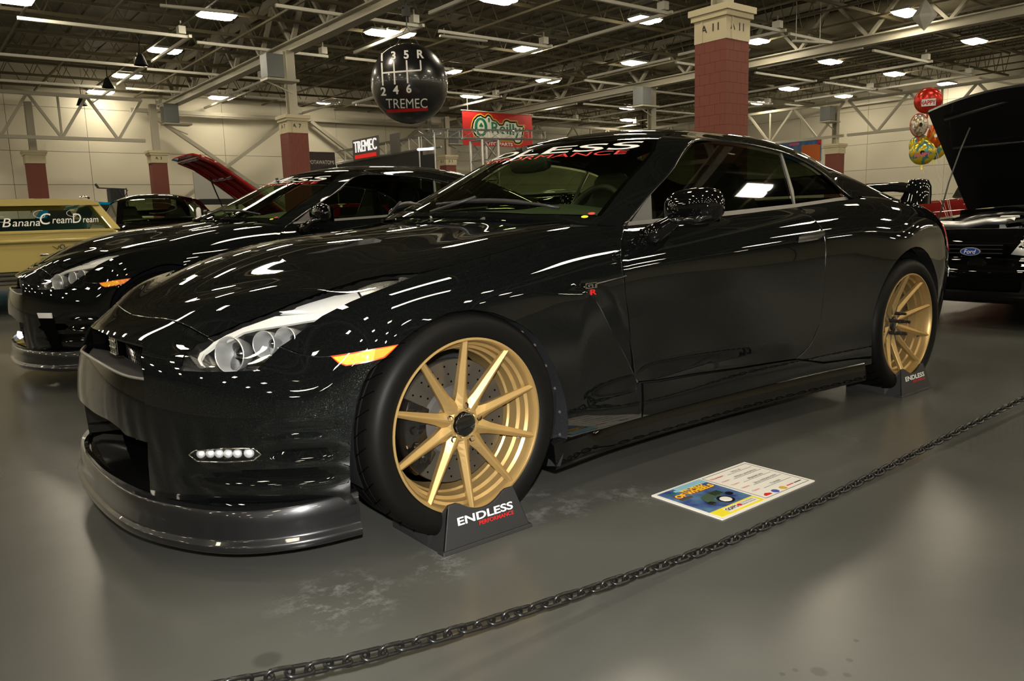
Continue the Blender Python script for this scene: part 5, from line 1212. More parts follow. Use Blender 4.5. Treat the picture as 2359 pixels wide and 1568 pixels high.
M['cream_roof'] = mat('cream_roof', (.55, .50, .36), .4); M['tint_plain'] = mat('dark_window', (.02, .024, .022), .06, 0, .5)
def cream_wagon():
    c = thing('estate_car', 'cream classic estate car at the left edge with script lettering on its rear window', 'car', (.06, 8.05, 0))
    P = M['cream_paint']; hw = 1.0
    # rear body: sections along y from the tailgate forwards
    def shell(name, prof, ys, m):
        V = []; k = len(prof(0))
        for y in ys: V += prof(y)
        b = MB(); b.add(V, [(i*k+j, i*k+j+1, (i+1)*k+j+1, (i+1)*k+j) for i in range(len(ys)-1) for j in range(k-1)] + [tuple(range(k)), tuple((len(ys)-1)*k+k-1-j for j in range(k))]); return b.build(name, m, c, True, sharp=.5)
    def lower(y):
        e = .05 * max(0, 1 - y / .15) ** 2; w_ = hw - e; zt = .985
        q = [(-w_ * .93, .34), (-w_ * .985, .46), (-w_, .68), (-w_ * .995, .80), (-w_ * .975, .90), (-w_ * .93, .965 - e * .3), (-w_ * .85, zt - e * .3)]
        return [(x, y, z) for x, z in q] + [(-x, y, z) for x, z in q[::-1]]
    shell('body', lower, [0, .03, .08, .15, .5, 1.2, 2.4, 3.6, 4.5, 4.75, 4.8], P)
    # tailgate with raised rib and recessed panel
    t = MB(); t.box(-.80, .80, -.018, .03, .50, .80); t.build('tailgate', P, c, bevel=.012)
    t = MB(); t.tube([(-.93, -.005, .855), (-.5, -.022, .862), (0, -.03, .865), (.5, -.022, .862), (.93, -.005, .855)], .022, 10); t.build('tailgate_rib', P, c, True)
    t = MB(); t.box(-.86, .86, -.012, .05, .945, .985); t.build('window_sill', P, c, bevel=.012)
    # greenhouse
    zb, zt, yb, yt = .985, 1.285, .10, .42; wb, wt = .90, .745
    def top(y):
        f = min(max((y - .05) / .5, 0), 1); z0 = zt + .0; h = .10 * (.55 + .45 * f)
        q = [(-wt - .05, z0), (-wt - .035, z0 + .035), (-wt * .92, z0 + h * .72), (-wt * .6, z0 + h * .95), (0, z0 + h)]
        return [(x, y, z) for x, z in q] + [(-x, y, z) for x, z in q[-2::-1]]
    shell('roof', top, [.33, .38, .45, .6, 1.2, 2.2, 2.9, 3.0], P)
    for s in (-1, 1):
        m_ = MB(); m_.add([(s * (wb + .06), yb - .03, zb - .01), (s * (wb - .055), yb - .03, zb - .01), (s * (wt - .055), yt - .04, zt + .02), (s * (wt + .05), yt - .04, zt + .02), (s * (wb + .06), yb + .30, zb - .01), (s * (wb - .055), yb + .30, zb - .01), (s * (wt - .055), yt + .22, zt + .02), (s * (wt + .05), yt + .22, zt + .02)],
            [(0,1,2,3),(7,6,5,4),(0,4,5,1),(3,2,6,7),(0,3,7,4),(1,5,6,2)]); m_.build('rear_pillar', P, c, bevel=.015)
        mesh_obj('side_window', [(s * (wb + .03), yb + .32, zb + .02), (s * (wb + .03), 2.6, zb + .02), (s * (wt + .03), 2.4, zt), (s * (wt + .03), yt + .24, zt)], [(0, 1, 2, 3)], M['clear_pane'], c)
    mesh_obj('rear_window', [(-wb + .05, yb, zb), (wb - .05, yb, zb), (wt - .05, yt, zt + .01), (-wt + .05, yt, zt + .01)], [(0, 1, 2, 3)], M['clear_pane'], c)
    b = MB(); b.box(-.85, .85, .4, 4.0, .5, .95); b.build('cabin_floor', M['teal'], c); b = MB(); b.box(-.8, .8, 1.3, 1.6, .9, 1.12); b.box(-.8, .8, 2.4, 2.65, .9, 1.16); b.build('bench_seat', M['teal'], c, bevel=.04)
    # script on the glass
    n = np.array((0, yt - yb, zt - zb)); n /= np.linalg.norm(n)
    on = lambda x, f: (x, yb + (yt - yb) * f - .012, zb + (zt - zb) * f)
    W = M['white']
    for s, x, f, h, w_ in (('B', -.255, .34, .15, .10), ('anana', -.055, .28, .085, .29), ('C', .16, .46, .20, .13), ('ream', .33, .36, .085, .22), ('D', .495, .46, .17, .11), ('ream', .645, .36, .075, .18)):
        lettering('window_script', s, W, c, on(x, f), (1, 0, 0), n, h, w_, shear=.35, extrude=.004, bold=.0)
    for x, f, r in ((-.27, .45, .06), (.14, .62, .085), (.49, .64, .075)):
        sp = MB(); sp.tube([np.array(on(x - .02, f)) + np.array((1, 0, 0)) * r * (1 - .6 * q) * math.cos(5.5 * q + 1.2) * 1.1 + n * r * (1 - .6 * q) * math.sin(5.5 * q + 1.2) for q in np.linspace(0, 1, 22)], .003, 5); sp.build('script_flourish', W, c)
    # chrome: bumper, emblem, rack end
    b = MB()
    for z, r in ((.50, .022), (.455, .03), (.40, .035)): b.tube([(-1.0, .10, z), (-.97, -.06, z), (-.6, -.11, z), (0, -.12, z), (.6, -.11, z), (.97, -.06, z), (1.0, .10, z)], r, 8)
    b.build('rear_bumper', M['chrome'], c, True)
    e = MB(); e.bar((.16, -.03, .795), (.21, -.03, .755), .006); e.bar((.21, -.03, .755), (.23, -.03, .80), .006); e.build('tailgate_emblem', M['chrome'], c); e = MB(); e.lathe([(.030, -.004), (.030, .004), (.020, .004), (.020, -.004)], 20, (.265, -.03, .785), closed=True); e.build('emblem_ring', M['dark_chrome'], c, True)
    e = MB(); e.box(.02, .11, -.03, -.01, .685, .705); e.build('tailgate_badge', M['chrome'], c, bevel=.004)
    r = MB(); r.tube([(.62, .6, 1.385), (.68, .62, 1.40), (.74, .68, 1.385)], .016, 8); r.build('roof_rack_end', M['chrome'], c, True)
    for s in (-1, 1): m_ = MB(); m_.box(*sorted((s * .90, s * .97)), -.02, .02, .58, .76); m_.build('tail_lamp', M['tail'], c, bevel=.01)
    for y in (.95, 3.8):
        for s in (-1, 1): o = empty('wheel', (s * .84, y, .33), math.pi / 2, c); t = MB(); t.lathe([(0, .06 * -s), (.2, .08 * -s), (.21, .1 * -s), (.3, .108 * -s), (.33, .07 * -s), (.33, -.07 * -s)], 32); t.build('tyre', M['rubber'], o, True, sharp=.6)
    return c
M['teal'] = mat('teal_trim', (.03, .10, .10), .7); M['clear_pane'] = glass('pane_glass', (.62, .72, .66))
def red_hood_car():
    c = saloon('red_car', 'red car behind the black ones with its long hood raised and its underside showing', M['red_paint'], None, (5.95, 12.85, 0), 0, L=4.9, W_=1.85, hood=False, cab=(.44, .80), belt=.97, roof=1.36)
    # hood: hinge at x 4.05.., tip up at 2.5 (world); build in local
    a = np.array((3.28 - 5.95, 0, 2.37)); b = np.array((5.1 - 5.95, 0, 1.0)); t = (b - a) / np.linalg.norm(b - a); n_ = np.array((t[2], 0, -t[0])); n_ = -n_ if n_[2] < 0 else n_
    L_ = np.linalg.norm(b - a); hw = .74
    V = []; S = [(0, .06), (.04, .02), (.10, .0), (.5, .0), (1, 0)]
    def pt(f, y, d): 
        bow = .045 * math.sin(math.pi * min(1, f * 1.1)); return a + t * L_ * f + n_ * (d + bow - (.10 * max(0, .12 - f) / .12 if f < .12 else 0)) + np.array((0, y, 0))
    fs = np.linspace(0, 1, 14); ys = np.linspace(-hw, hw, 9)
    for d in (0.03, 0.0):
        for f in fs:
            for y in ys: V.append(pt(f, y * (1 - .06 * (1 - f)), d - .03 * (abs(y) / hw) ** 4))
    k, m_ = 9, 14; N = k * m_; F = []
    for i in range(m_ - 1):
        for j in range(k - 1): F += [(i*k+j, i*k+j+1, (i+1)*k+j+1, (i+1)*k+j), (N+i*k+j, N+(i+1)*k+j, N+(i+1)*k+j+1, N+i*k+j+1)]
    for i in range(m_ - 1): F += [(i*k, (i+1)*k, N+(i+1)*k, N+i*k), (i*k+k-1, N+i*k+k-1, N+(i+1)*k+k-1, (i+1)*k+k-1)]
    for j in range(k - 1): F += [(j, N+j, N+j+1, j+1), ((m_-1)*k+j, (m_-1)*k+j+1, N+(m_-1)*k+j+1, N+(m_-1)*k+j)]
    h = MB(); h.add(V, F); ho = h.build('hood', M['red_paint'], c, True, sharp=.6)
    r = MB()                                                           # pressed inner frame with oval openings
    for y in (-hw + .07, -.22, .22, hw - .07): r.tube([pt(f, y, -.03) for f in np.linspace(.05, .95, 8)], .045, 8)
    for f in (.06, .36, .66, .95): r.tube([pt(f, y, -.03) for y in np.linspace(-hw + .07, hw - .07, 8)], .045, 8)
    r.build('hood_inner_frame', M['dark_red_paint'], ho, True)
    p_ = MB(); p_.bar(pt(.3, .5, -.03), (b[0] - .9, .55, .95), .02); p_.build('hood_prop', M['plastic'], c)
    e = MB(); e.box(-1.9, -1.1, -.35, .35, .6, .9); e.tube([(-1.75, -.2, .92), (-1.2, -.2, .92)], .08, 10); e.tube([(-1.75, .2, .92), (-1.2, .2, .92)], .08, 10); tag(e.build('engine', M['chrome'], c), kind='stuff')
    return c
def pony_car():
    c = thing('hatchback_coupe', 'black coupe at the right edge, hood up, blue oval emblem on its nose', 'car', (5.22, -.27, 0))
    P = M['plain_black_paint']
    # nose: loft round the front; x back from the nose tip
    plan = [(0, 0), (.008, .2), (.035, .4), (.085, .58), (.17, .72), (.30, .82), (.50, .87), (.8, .885)]
    cols = []
    for y_s in (1, -1):
        cc = []
        for x, d in (plan if y_s == 1 else plan[1:]):
            cc.append([(x + .06, d * .97, .20), (x - .01, d, .26), (x - .035, d * 1.0, .36), (x - .03, d, .47), (x + .015, d * .995, .53), (x + .02, d * .99, .60), (x + .035, d * .985, .68), (x + .075, d * .97, .74), (x + .12, d * .95, .765)])
        cols.append([[(px, y_s * py, pz) for px, py, pz in q] for q in cc])
    G = np.array(cols[0][::-1] + cols[1]); S = Surf(G); k, j = 60, 20
    uu, vv = np.meshgrid(np.linspace(0, S.u[-1], k), np.linspace(0, S.v[-1], j), indexing='ij'); V = S.at(uu, vv); N = S.normal(uu, vv)
    F = [(i*j+q, i*j+q+1, (i+1)*j+q+1, (i+1)*j+q) for i in range(k-1) for q in range(j-1)]
    nz = MB(); nz.add(V, F); nz.build('front_bumper', P, c, True)
    g = MB(); g.box(-.032, .02, -.24, .24, .565, .66); g.build('grille_opening', M['gap'], c, bevel=.02)
    g = MB()
    for z in (.585, .615, .645): g.box(-.037, -.03, -.22, .22, z, z + .006)
    g.build('grille_bars', M['plastic'], c)
    g = MB(); g.box(-.045, .0, -.35, .35, .30, .40); g.build('lower_intake', M['gap'], c, bevel=.02)
    em = empty('nose_emblem', (-.045, 0, .60), 0, c); V = []
    def oval(rx, rz, x): return [(x, rx * math.cos(2*math.pi*i/32), rz * math.sin(2*math.pi*i/32)) for i in range(32)]
    m_ = MB(); m_.add(oval(.072, .031, 0) + oval(.072, .031, .02), [tuple(range(32))] + [(i, (i+1) % 32, 32+(i+1) % 32, 32+i) for i in range(32)]); m_.build('emblem_ring', M['satin_chrome'], em)
    m_ = MB(); m_.add(oval(.065, .0255, -.002), [tuple(range(32))]); m_.build('emblem_field', M['blue_badge'], em)
    lettering('emblem_script', 'Ford', M['white'], em, (-.005, 0, 0), (0, -1, 0), (0, 0, 1), .032, .085, shear=.25)
    for s in (-1, 1):                                                   # headlamps wrap the corners
        q = np.array([(.255, .578), (.33, .70), (.40, .745), (.62, .765), (.78, .72), (.80, .62), (.62, .575), (.40, .562)])
        hl = empty('headlight', (0, 0, 0), 0, c)
        def lens(off, nm, mm, sc=1.0):
            qq = q.mean(0) + (q - q.mean(0)) * sc; R_ = resample(qq, .02); r_ = mathutils.geometry.delaunay_2d_cdt([mathutils.Vector(x) for x in R_], [(i, (i+1) % len(R_)) for i in range(len(R_))], [], 1, 1e-6)
            Vv = []
            for v in r_[0]:
                d, z = v; x = np.interp(d, [a[1] for a in plan], [a[0] for a in plan]) + np.interp(z, [.53, .60, .68, .74, .77], [.015, .02, .035, .075, .12]); Vv.append((x - off, s * d, z))
            mesh_obj(nm, Vv, [tuple(f) for f in r_[2]], M[mm], hl, True)
        lens(.006, 'lamp_reflector', 'ribbed_lamp'); lens(.016, 'lamp_lens', 'lens', .98)
    for s in (-1, 1):
        fe = MB(); V = []
        for x in np.linspace(.30, 2.0, 10):
            w_ = .83 + .055 * min(1, (x - .3) / .4)
            for d, z in ((w_, .25), (w_ + .02, .45), (w_ + .015, .62), (w_ - .02, .76), (w_ - .10, .80 + .07 * (x - .3) / 1.7), (w_ - .17, .79 + .07 * (x - .3) / 1.7)): V.append((x, s * d, z))
        fe.add(V, [(i*6+q, i*6+q+1, (i+1)*6+q+1, (i+1)*6+q) for i in range(9) for q in range(5)]); fe.build('fender', P, c, True)
        plain_wheel(c, .95, s * .80, .32, M['chrome']); plain_wheel(c, 3.55, s * .80, .32, M['chrome'])
    # engine bay
    b = MB(); b.box(.22, 1.9, -.68, .68, .25, .66); b.build('engine_bay', M['gap'], c)
    b = MB(); b.box(.16, .26, -.62, .62, .70, .765); b.build('radiator_support', M['plastic'], c, bevel=.01)
    e = MB(); e.box(.55, 1.3, -.28, .28, .62, .80); e.tube([(.5, .35, .80), (.6, .20, .85), (.85, .05, .87), (1.1, 0, .86)], .05, 12); e.tube([(.35, -.1, .80), (.5, -.3, .83), (.9, -.42, .84), (1.3, -.45, .83)], .035, 10); e.build('engine', M['dark_chrome'], c, True, sharp=.6)
    e = MB(); e.tube([(.30, .40, .80), (.34, .20, .79), (.37, .05, .82), (.38, -.15, .82)], .03, 12); e.build('intake_pipe', M['satin_chrome'], c, True)
    e = MB(); e.lathe([(0, .10), (.05, .10), (.052, .0)], 20, (.45, -.22, .74), 'z'); e.build('filler_cap', M['chrome'], c, True, sharp=.6)
    e = MB(); e.box(.42, .56, -.12, -.02, .74, .86); e.box(.34, .40, -.40, -.34, .70, .76); e.build('reservoir', M['white'], c, bevel=.01)
    # raised hood, seen from its underside: bowed front edge, hinge at the cowl
    a0, b0 = np.array((.74, 0, 1.76)), np.array((1.62, 0, .90)); V = []; m_, k = 10, 13
    for d in (0, .03):
        for i in range(m_):
            f = i / (m_ - 1); p0 = a0 + (b0 - a0) * f
            for q in range(k):
                y = -.72 + 1.44 * q / (k - 1); w_ = 1 - .03 * f; r_ = (1 - (y / .72) ** 2)
                V.append((p0[0] + d * .6 - .05 * r_ * (1 - f) , y * w_, p0[2] + .07 * r_ * (1 - f) + .04 * r_ + d * .7))
    N = m_ * k; F = []
    for i in range(m_ - 1):
        for q in range(k - 1): F += [(i*k+q, i*k+q+1, (i+1)*k+q+1, (i+1)*k+q), (N+i*k+q, N+(i+1)*k+q, N+(i+1)*k+q+1, N+i*k+q+1)]
        F += [(i*k, (i+1)*k, N+(i+1)*k, N+i*k), (i*k+k-1, N+i*k+k-1, N+(i+1)*k+k-1, (i+1)*k+k-1)]
    for q in range(k - 1): F += [(q, N+q, N+q+1, q+1), ((m_-1)*k+q, (m_-1)*k+q+1, N+(m_-1)*k+q+1, N+(m_-1)*k+q)]
    h = MB(); h.add(V, F); ho = h.build('hood', M['hood_inner'], c, True, sharp=.6)
    r = MB(); r.tube([(.80, -.60, 1.69), (.80, 0, 1.80), (.80, .60, 1.69)], .018, 6); r.tube([(1.05, -.62, 1.46), (1.05, .62, 1.46)], .014, 6); r.build('hood_brace', M['hood_inner'], ho, True)
    r = MB(); r.tube([(.58, .52, .80), (.64, .47, 1.15), (.70, .42, 1.40), (.82, .40, 1.60)], .007, 6); r.build('prop_rod', M['grey_plastic'], c, True)
    # rest of the shell: cabin and tail
    s_ = MB(); V = []
    for x, w_, zb, zt in ((1.75, .87, .25, .90), (2.6, .88, .22, .92), (3.5, .89, .25, .95), (4.3, .86, .35, .93), (4.5, .80, .45, .85)):
        for d, z in ((w_ * .95, zb), (w_, (zb + zt) / 2), (w_ * .93, zt), (0, zt + .03), (-w_ * .93, zt), (-w_, (zb + zt) / 2), (-w_ * .95, zb)): V.append((x, d, z))
    s_.add(V, [(i*7+q, i*7+q+1, (i+1)*7+q+1, (i+1)*7+q) for i in range(4) for q in range(6)] + [tuple(range(7)), tuple(28 + 6 - q for q in range(7))]); s_.build('body', P, c, True, sharp=.6)
    t = MB(); t.add([(1.85, -.76, .92), (1.85, .76, .92), (2.55, .58, 1.33), (2.55, -.58, 1.33), (3.95, -.72, .97), (3.95, .72, .97), (3.1, .58, 1.34), (3.1, -.58, 1.34)], [(0,1,2,3),(3,2,6,7),(7,6,5,4),(0,3,7,4),(1,5,6,2)]); t.build('greenhouse', M['tint_plain'], c, bevel=.03)
    return c
M['blue_badge'] = mat('blue_badge', (.02, .05, .25), .2, 0, 1); M['hood_inner'] = mat('hood_underside', (.006, .006, .006), .35, 0, .3); M['ribbed_lamp'] = mat('ribbed_lamp', (.7, .7, .68), .2, .7)
# ---------------------------------------------------------------- signs, ball, balloons and other things of the show
def hanging_ball():
    C = np.array((11.31, 17.80, 4.94)); r = 1.135
    t = thing('hanging_ball', 'big black shift-knob ball with white gear pattern hanging from the roof girder', 'ball', tuple(C))
    b = MB(); n = 40; b.lathe([(r * math.sin(math.pi * i / n), -r * math.cos(math.pi * i / n)) for i in range(1, n)], 64, (0, 0, 0), 'z'); b.add([(0, 0, -r)], []); b.build('ball', M['ball_vinyl'], t, True)
    N = np.array(CAM_LOC) - C; N /= np.linalg.norm(N); U = np.cross((0, 0, 1), N); U /= np.linalg.norm(U); Vv = np.cross(N, U)
    def put(P2, F, m, nm):
        a = P2[:, 0] / 85.; b_ = P2[:, 1] / 85.; c_ = np.sqrt(np.maximum(0, 1 - a * a - b_ * b_)); X = (a[:, None] * U + b_[:, None] * Vv + c_[:, None] * N) * (r + .006)
        return mesh_obj(nm, X, F, m, t)
    def word(s, x, y, h, w_=None, m='white', bold=.03):
        P, F = text_mesh(s, bold=bold, cut=.25); hh = np.ptp(P[:, 1]); k = h / hh; kx = w_ / np.ptp(P[:, 0]) if w_ else k
        put(np.stack([P[:, 0] * kx + (x - 944), P[:, 1] * k - (y - 194)], -1), F, M[m], 'ball_lettering')
    for s, x, y in (('1', 888, 138), ('3', 913, 136), ('5', 940, 134.5), ('R', 970, 133.5), ('2', 888, 208), ('4', 914.5, 205), ('6', 942, 203)): word(s, x, y, 17.5)
    word('TREMEC', 936, 233, 20, 88, bold=.0)
    def quad(p, q, w_, m='white', nm='gear_line'):
        p, q = np.array(p, float), np.array(q, float); d = (q - p) / np.linalg.norm(q - p); s = np.array((-d[1], d[0])) * w_ / 2; k = 9; P = []
        for i in range(k): o = p + (q - p) * i / (k - 1); P += [o - s, o + s]
        P = np.array(P); put(np.stack([P[:, 0] - 944, -(P[:, 1] - 194)], -1), [(2*i, 2*i+1, 2*i+3, 2*i+2) for i in range(k - 1)], M[m], nm)
    for x, y0, y1 in ((887.5, 150, 196), (913, 148, 194), (940, 146, 192), (969, 146, 166)): quad((x, y0), (x + .3, y1), 3.2)
    quad((887, 171), (969.5, 166), 3.2); quad((892, 249), (981, 245), 7, 'red', 'ball_stripe')
    h = MB(); top = 7.28 - C[2]; h.tube([(0, 0, 1.62), (0, 0, 1.9)], .02, 6); h.tube([(-.28, .18, 1.10), (0, 0, 1.62)], .008, 5); h.tube([(.28, -.18, 1.10), (0, 0, 1.62)], .008, 5); h.box(-.10, .10, -.08, .08, 1.9, 2.2); h.tube([(0, 0, 2.2), (0, 0, top)], .018, 6); h.bar((-.25, .0, 2.1), (.25, 0, 2.22), .05); h.build('hoist', M['plastic'], t)
M['ball_vinyl'] = mat('black_vinyl', (.008, .008, .009), .28, 0, .4)
def auto_banner():
    t = thing('hanging_banner', 'red banner with green and white lettering hung from the roof', 'banner', (25.94, 36.0, 5.25)); W_, Hh = 5.33, 1.98
    MB().box(0, W_, 0, .03, 0, Hh).build('banner_cloth', M['banner_red'], t)
    MB().tube([(-.1, .0, Hh + .02), (W_ + .1, .0, Hh + .02)], .03, 6).tube([(.4, 0, Hh), (.4, 0, 2.85)], .012, 5).tube([(W_ - .4, 0, Hh), (W_ - .4, 0, 2.85)], .012, 5).build('banner_pole', H['steel'], t)
    def fr(x, y):
        f = (x - 515) / 1260; top, bot = 290 + 80 * f, 915 + 45 * f; return (f * W_, (bot - y) / (bot - top) * Hh)
    out = [fr(*q) for q in ((650,600),(668,510),(695,435),(760,365),(830,340),(905,385),(935,350),(968,338),(1025,372),(1050,430),(1110,445),(1170,515),(1215,515),(1235,460),(1275,435),(1320,435),(1365,462),(1500,465),(1510,540),(1645,540),(1580,870),(1540,905),(1490,915),(1430,900),(1405,850),(1200,845),(1000,840),(800,830),(725,770),(675,695))]
    for i, (d, m) in enumerate(((0, 'banner_yellow'), (.065, 'black_gloss'), (.16, 'card'))):
        q = inset(resample(out, .12), d) if d else np.array(out); k = len(q); r_ = mathutils.geometry.delaunay_2d_cdt([mathutils.Vector(x) for x in q], [(a, (a+1) % k) for a in range(k)], [], 1, 1e-5)
        mesh_obj('logo_field', [(v[0], -.004 - .004 * i, v[1]) for v in r_[0]], [tuple(f) for f in r_[2]], M[m], t)
    y = -.016; c = fr(830, 585); ex, ez = 112 / 1260 * W_, 168 / 610 * Hh; n = 40
    V = [(c[0] + ex * f * math.cos(2*math.pi*i/n), y, c[1] + ez * g * math.sin(2*math.pi*i/n)) for f, g in ((1, 1), (.56, .74)) for i in range(n)]
    mesh_obj('logo_letter', V, [(i, (i+1) % n, n+(i+1) % n, n+i) for i in range(n)], M['logo_green'], t)
    s = MB()
    for dx, dz in ((-.075, .03), (.075, .03), (0, .13)): s.lathe([(0, y), (.075, y), (.075, y + .004)], 14, (c[0] + dx + .02, 0, c[1] + dz + .03))
    s.bar((c[0] + .02, y, c[1] + .05), (c[0] - .0, y, c[1] - .18), .02, .004, up=(0, 1, 0)); s.build('shamrock', M['logo_green'], t)
    lettering('logo_letter', "'", M['logo_green'], t, (*[fr(975, 460)[0], y], fr(975, 460)[1]), (1, 0, 0), (0, 0, 1), .25, .13, bold=.03)
    a = fr(1287, 648); lettering('logo_letter', 'Reilly', M['logo_green'], t, (a[0], y, a[1]), (1, 0, -.035), (0, 0, 1), .86, 2.3, bold=.02)
    a = fr(1125, 892); lettering('banner_lettering', 'AUTO PARTS', M['card'], t, (a[0], y, a[1]), (1, 0, 0), (0, 0, 1), .21, 2.3, bold=.03)
for n_, c_ in (('banner_red', (.50, .012, .010)), ('banner_yellow', (.62, .42, .02)), ('logo_green', (.0, .17, .07))): M[n_] = mat(n_, c_, .55)
def lattice(name, label, p0, p1, w, n, m, cat='truss'):
    """square aluminium truss from p0 to p1"""
    t = thing(name, label, cat, tuple(p0)); d = np.array(p1, float) - p0; L_ = np.linalg.norm(d); d /= L_; u = np.cross(d, (0, 0, 1) if abs(d[2]) < .9 else (1, 0, 0)); u /= np.linalg.norm(u); v = np.cross(u, d)
    c = MB(); b = MB(); cs = [u * a * w / 2 + v * q * w / 2 for a, q in ((-1, -1), (1, -1), (1, 1), (-1, 1))]
    for k in range(4): c.tube([cs[k], cs[k] + d * L_], w * .075, 6)
    for i in range(n):
        for k in range(4): f0, f1 = L_ * i / n, L_ * (i + 1) / n; b.tube([cs[k] + d * f0, cs[(k+1) % 4] + d * f1], w * .04, 4); b.tube([cs[k] + d * f1, cs[(k+1) % 4] + d * f1], w * .035, 4)
    c.build('chords', m, t); b.build('braces', m, t); return t
def booth():
    t = thing('display_booth', 'black exhibit wall with truss top and glowing sign beyond the second coupe', 'booth', (16, 24, 0))
    MB().box(0, .12, .9, 10.2, 0, 3.72).build('booth_wall', H['dark'], t); MB().box(0, .12, -.1, .9, 0, 3.55).build('booth_wall', H['dark'], t)
    tr = MB()
    for z in (3.80, 4.32): tr.tube([(0, -.2, z), (0, 8.5, z)], .035, 6); tr.tube([(.3, -.2, z), (.3, 8.5, z)], .035, 6)
    for k in range(9): y = -.2 + 8.7 * k / 9; tr.tube([(0, y, 3.8), (0, y + .9, 4.32)], .02, 5); tr.tube([(0, y, 3.8), (0, y, 4.32)], .018, 5)
    for y in (-.2, .95, 8.5): tr.tube([(0, y, 0), (0, y, 4.3)], .035, 6)
    tr.build('truss', H['truss'], t)
    MB().box(-.10, -.04, 4.15, 6.55, 3.74, 4.66).build('sign_board', M['grey_plastic'], t)
    lettering('sign_lettering', 'TREMEC', M['sign_white'], t, (-.12, 5.33, 4.33), (0, -1, 0), (0, 0, 1), .50, 2.1, bold=.0, extrude=.03)
    MB().box(-.14, -.10, 4.35, 6.32, 3.80, 3.97).build('sign_stripe', M['sign_red'], t)
    MB().tube([(-.1, -.2, 3.72), (-.1, .9, 3.78)], .05, 8).build('light_bar', M['glow_white'], t)
    MB().box(-.05, 0, 2.4, 3.2, 3.8, 4.6).build('sign_frame', M['grey_plastic'], t)
M['sign_white'] = mat('sign_white', (.9, .9, .9), .5, emit=(1, .98, .95), estr=.6); M['sign_red'] = mat('sign_red', (.7, .01, .01), .5, emit=(1, .01, .01), estr=.35)
def props():
    lattice('truss_tower', 'aluminium truss tower standing in front of the red banner', np.array((21.55, 28.0, 0)), (21.55, 28.0, 4.6), .95, 5, H['truss'])
    lattice('truss_beam', 'aluminium truss beam crossing the foot of the red banner', np.array((18.3, 28.8, 4.9)), (24.6, 27.2, 4.9), .40, 9, H['truss'])
    t = thing('wall_banner', 'dark banner with white capitals beside column A 7', 'banner', (17.85, 40.0, 4.0)); MB().box(0, 1.75, 0, .04, -4.0, 1.0).build('banner_cloth', M['maroon'], t); lettering('banner_lettering', 'POTAWATOMI', M['card'], t, (.88, -.012, .42), (1, 0, 0), (0, 0, 1), .22, 1.55, bold=.01)
    t = thing('wall_poster', 'blue and orange poster on the right wall above the coupe tail', 'poster', (50.95, 27.8, 4.2)); MB().box(-.04, 0, 0, 3.3, 0, 1.55).build('poster_print', M['poster_mix'], t); MB().box(-.05, -.04, .05, 1.5, 0, 1.2).build('poster_panel', M['orange'], t); MB().box(-.05, -.04, .0, .25, 1.15, 1.55).build('poster_panel', M['banner_red'], t)
    MB().box(-.05, -.04, 1.7, 2.5, 1.25, 1.42).build('poster_panel', M['pink'], t)
    t = thing('display_board', 'pale display board on a dark foot behind the raised red hood', 'board', (9.7, 34.0, 0)); MB().box(0, 2.1, -.05, .05, 2.2, 3.4).build('board', M['pale'], t); MB().box(-.2, 2.3, -.15, .15, 1.95, 2.2).build('ledge', H['dark'], t); MB().box(.2, .3, -.05, .05, 0, 2.2).box(1.8, 1.9, -.05, .05, 0, 2.2).build('post', H['dark'], t); MB().box(1.5, 2.1, -.07, -.05, 2.75, 3.05).build('red_print', M['banner_red'], t); MB().box(.9, 1.6, -.06, -.05, 3.28, 3.34).build('red_print', M['banner_red'], t)
    t = thing('lighting_stand', 'black draped lighting stand with small arms by the back wall', 'stand', (3.15, 19.1, 0)); MB().box(0, .33, -.2, .2, 0, 1.98).build('drape', H['dark'], t); q = MB(); q.bar((-.22, 0, 2.0), (.42, 0, 1.97), .03); q.bar((-.22, 0, 2.0), (-.28, 0, 2.10), .05); q.bar((.42, 0, 1.3), (.42, 0, 2.0), .02); q.bar((.2, -.22, 1.5), (.4, -.22, 1.95), .015); q.bar((.4, -.22, 1.5), (.2, -.22, 1.95), .015); q.build('stand_arms', M['plastic'], t)
    t = thing('barrier_post', 'white round-topped barrier post behind the second coupe', 'post', (.87, 4.40, 0)); q = MB(); q.lathe([(0, 1.14), (.012, 1.137), (.02, 1.12), (.021, 1.05), (.019, 1.04), (.019, .04), (.12, .02), (.12, 0)], 16, (0, 0, 0), 'z'); q.build('post', M['card'], t, True, sharp=.6)
    for i, (y, l) in enumerate(((30.9, 'nearest black cone speaker under the roof at far left'), (36.8, 'middle black cone speaker under the roof at far left'), (42.9, 'farthest black cone speaker by the back wall at far left'))):
        t = thing('roof_speaker', l, 'speaker', (7.2, y, 7.25), 0, 'cone speakers under the roof'); q = MB(); q.lathe([(.26, 0), (.24, .04), (.14, .3), (.08, .42), (.0, .44)], 20, (0, 0, 0), 'z'); q.tube([(0, 0, .42), (0, 0, .9)], .02, 6); q.build('speaker_cone', H['dark'], t, True, sharp=.6)
    t = thing('hanging_cone', 'white cloth cone hanging beside a lamp at upper right', 'ornament', (28.2, 10.7, 7.0)); q = MB(); q.lathe([(0, 0), (.36, .42), (.40, .52), (.03, 1.05), (0, 1.07)], 6, (0, 0, 0), 'z'); q.tube([(0, 0, 1.0), (0, 0, 1.2)], .012, 5); q.build('cloth_cone', M['card'], t)
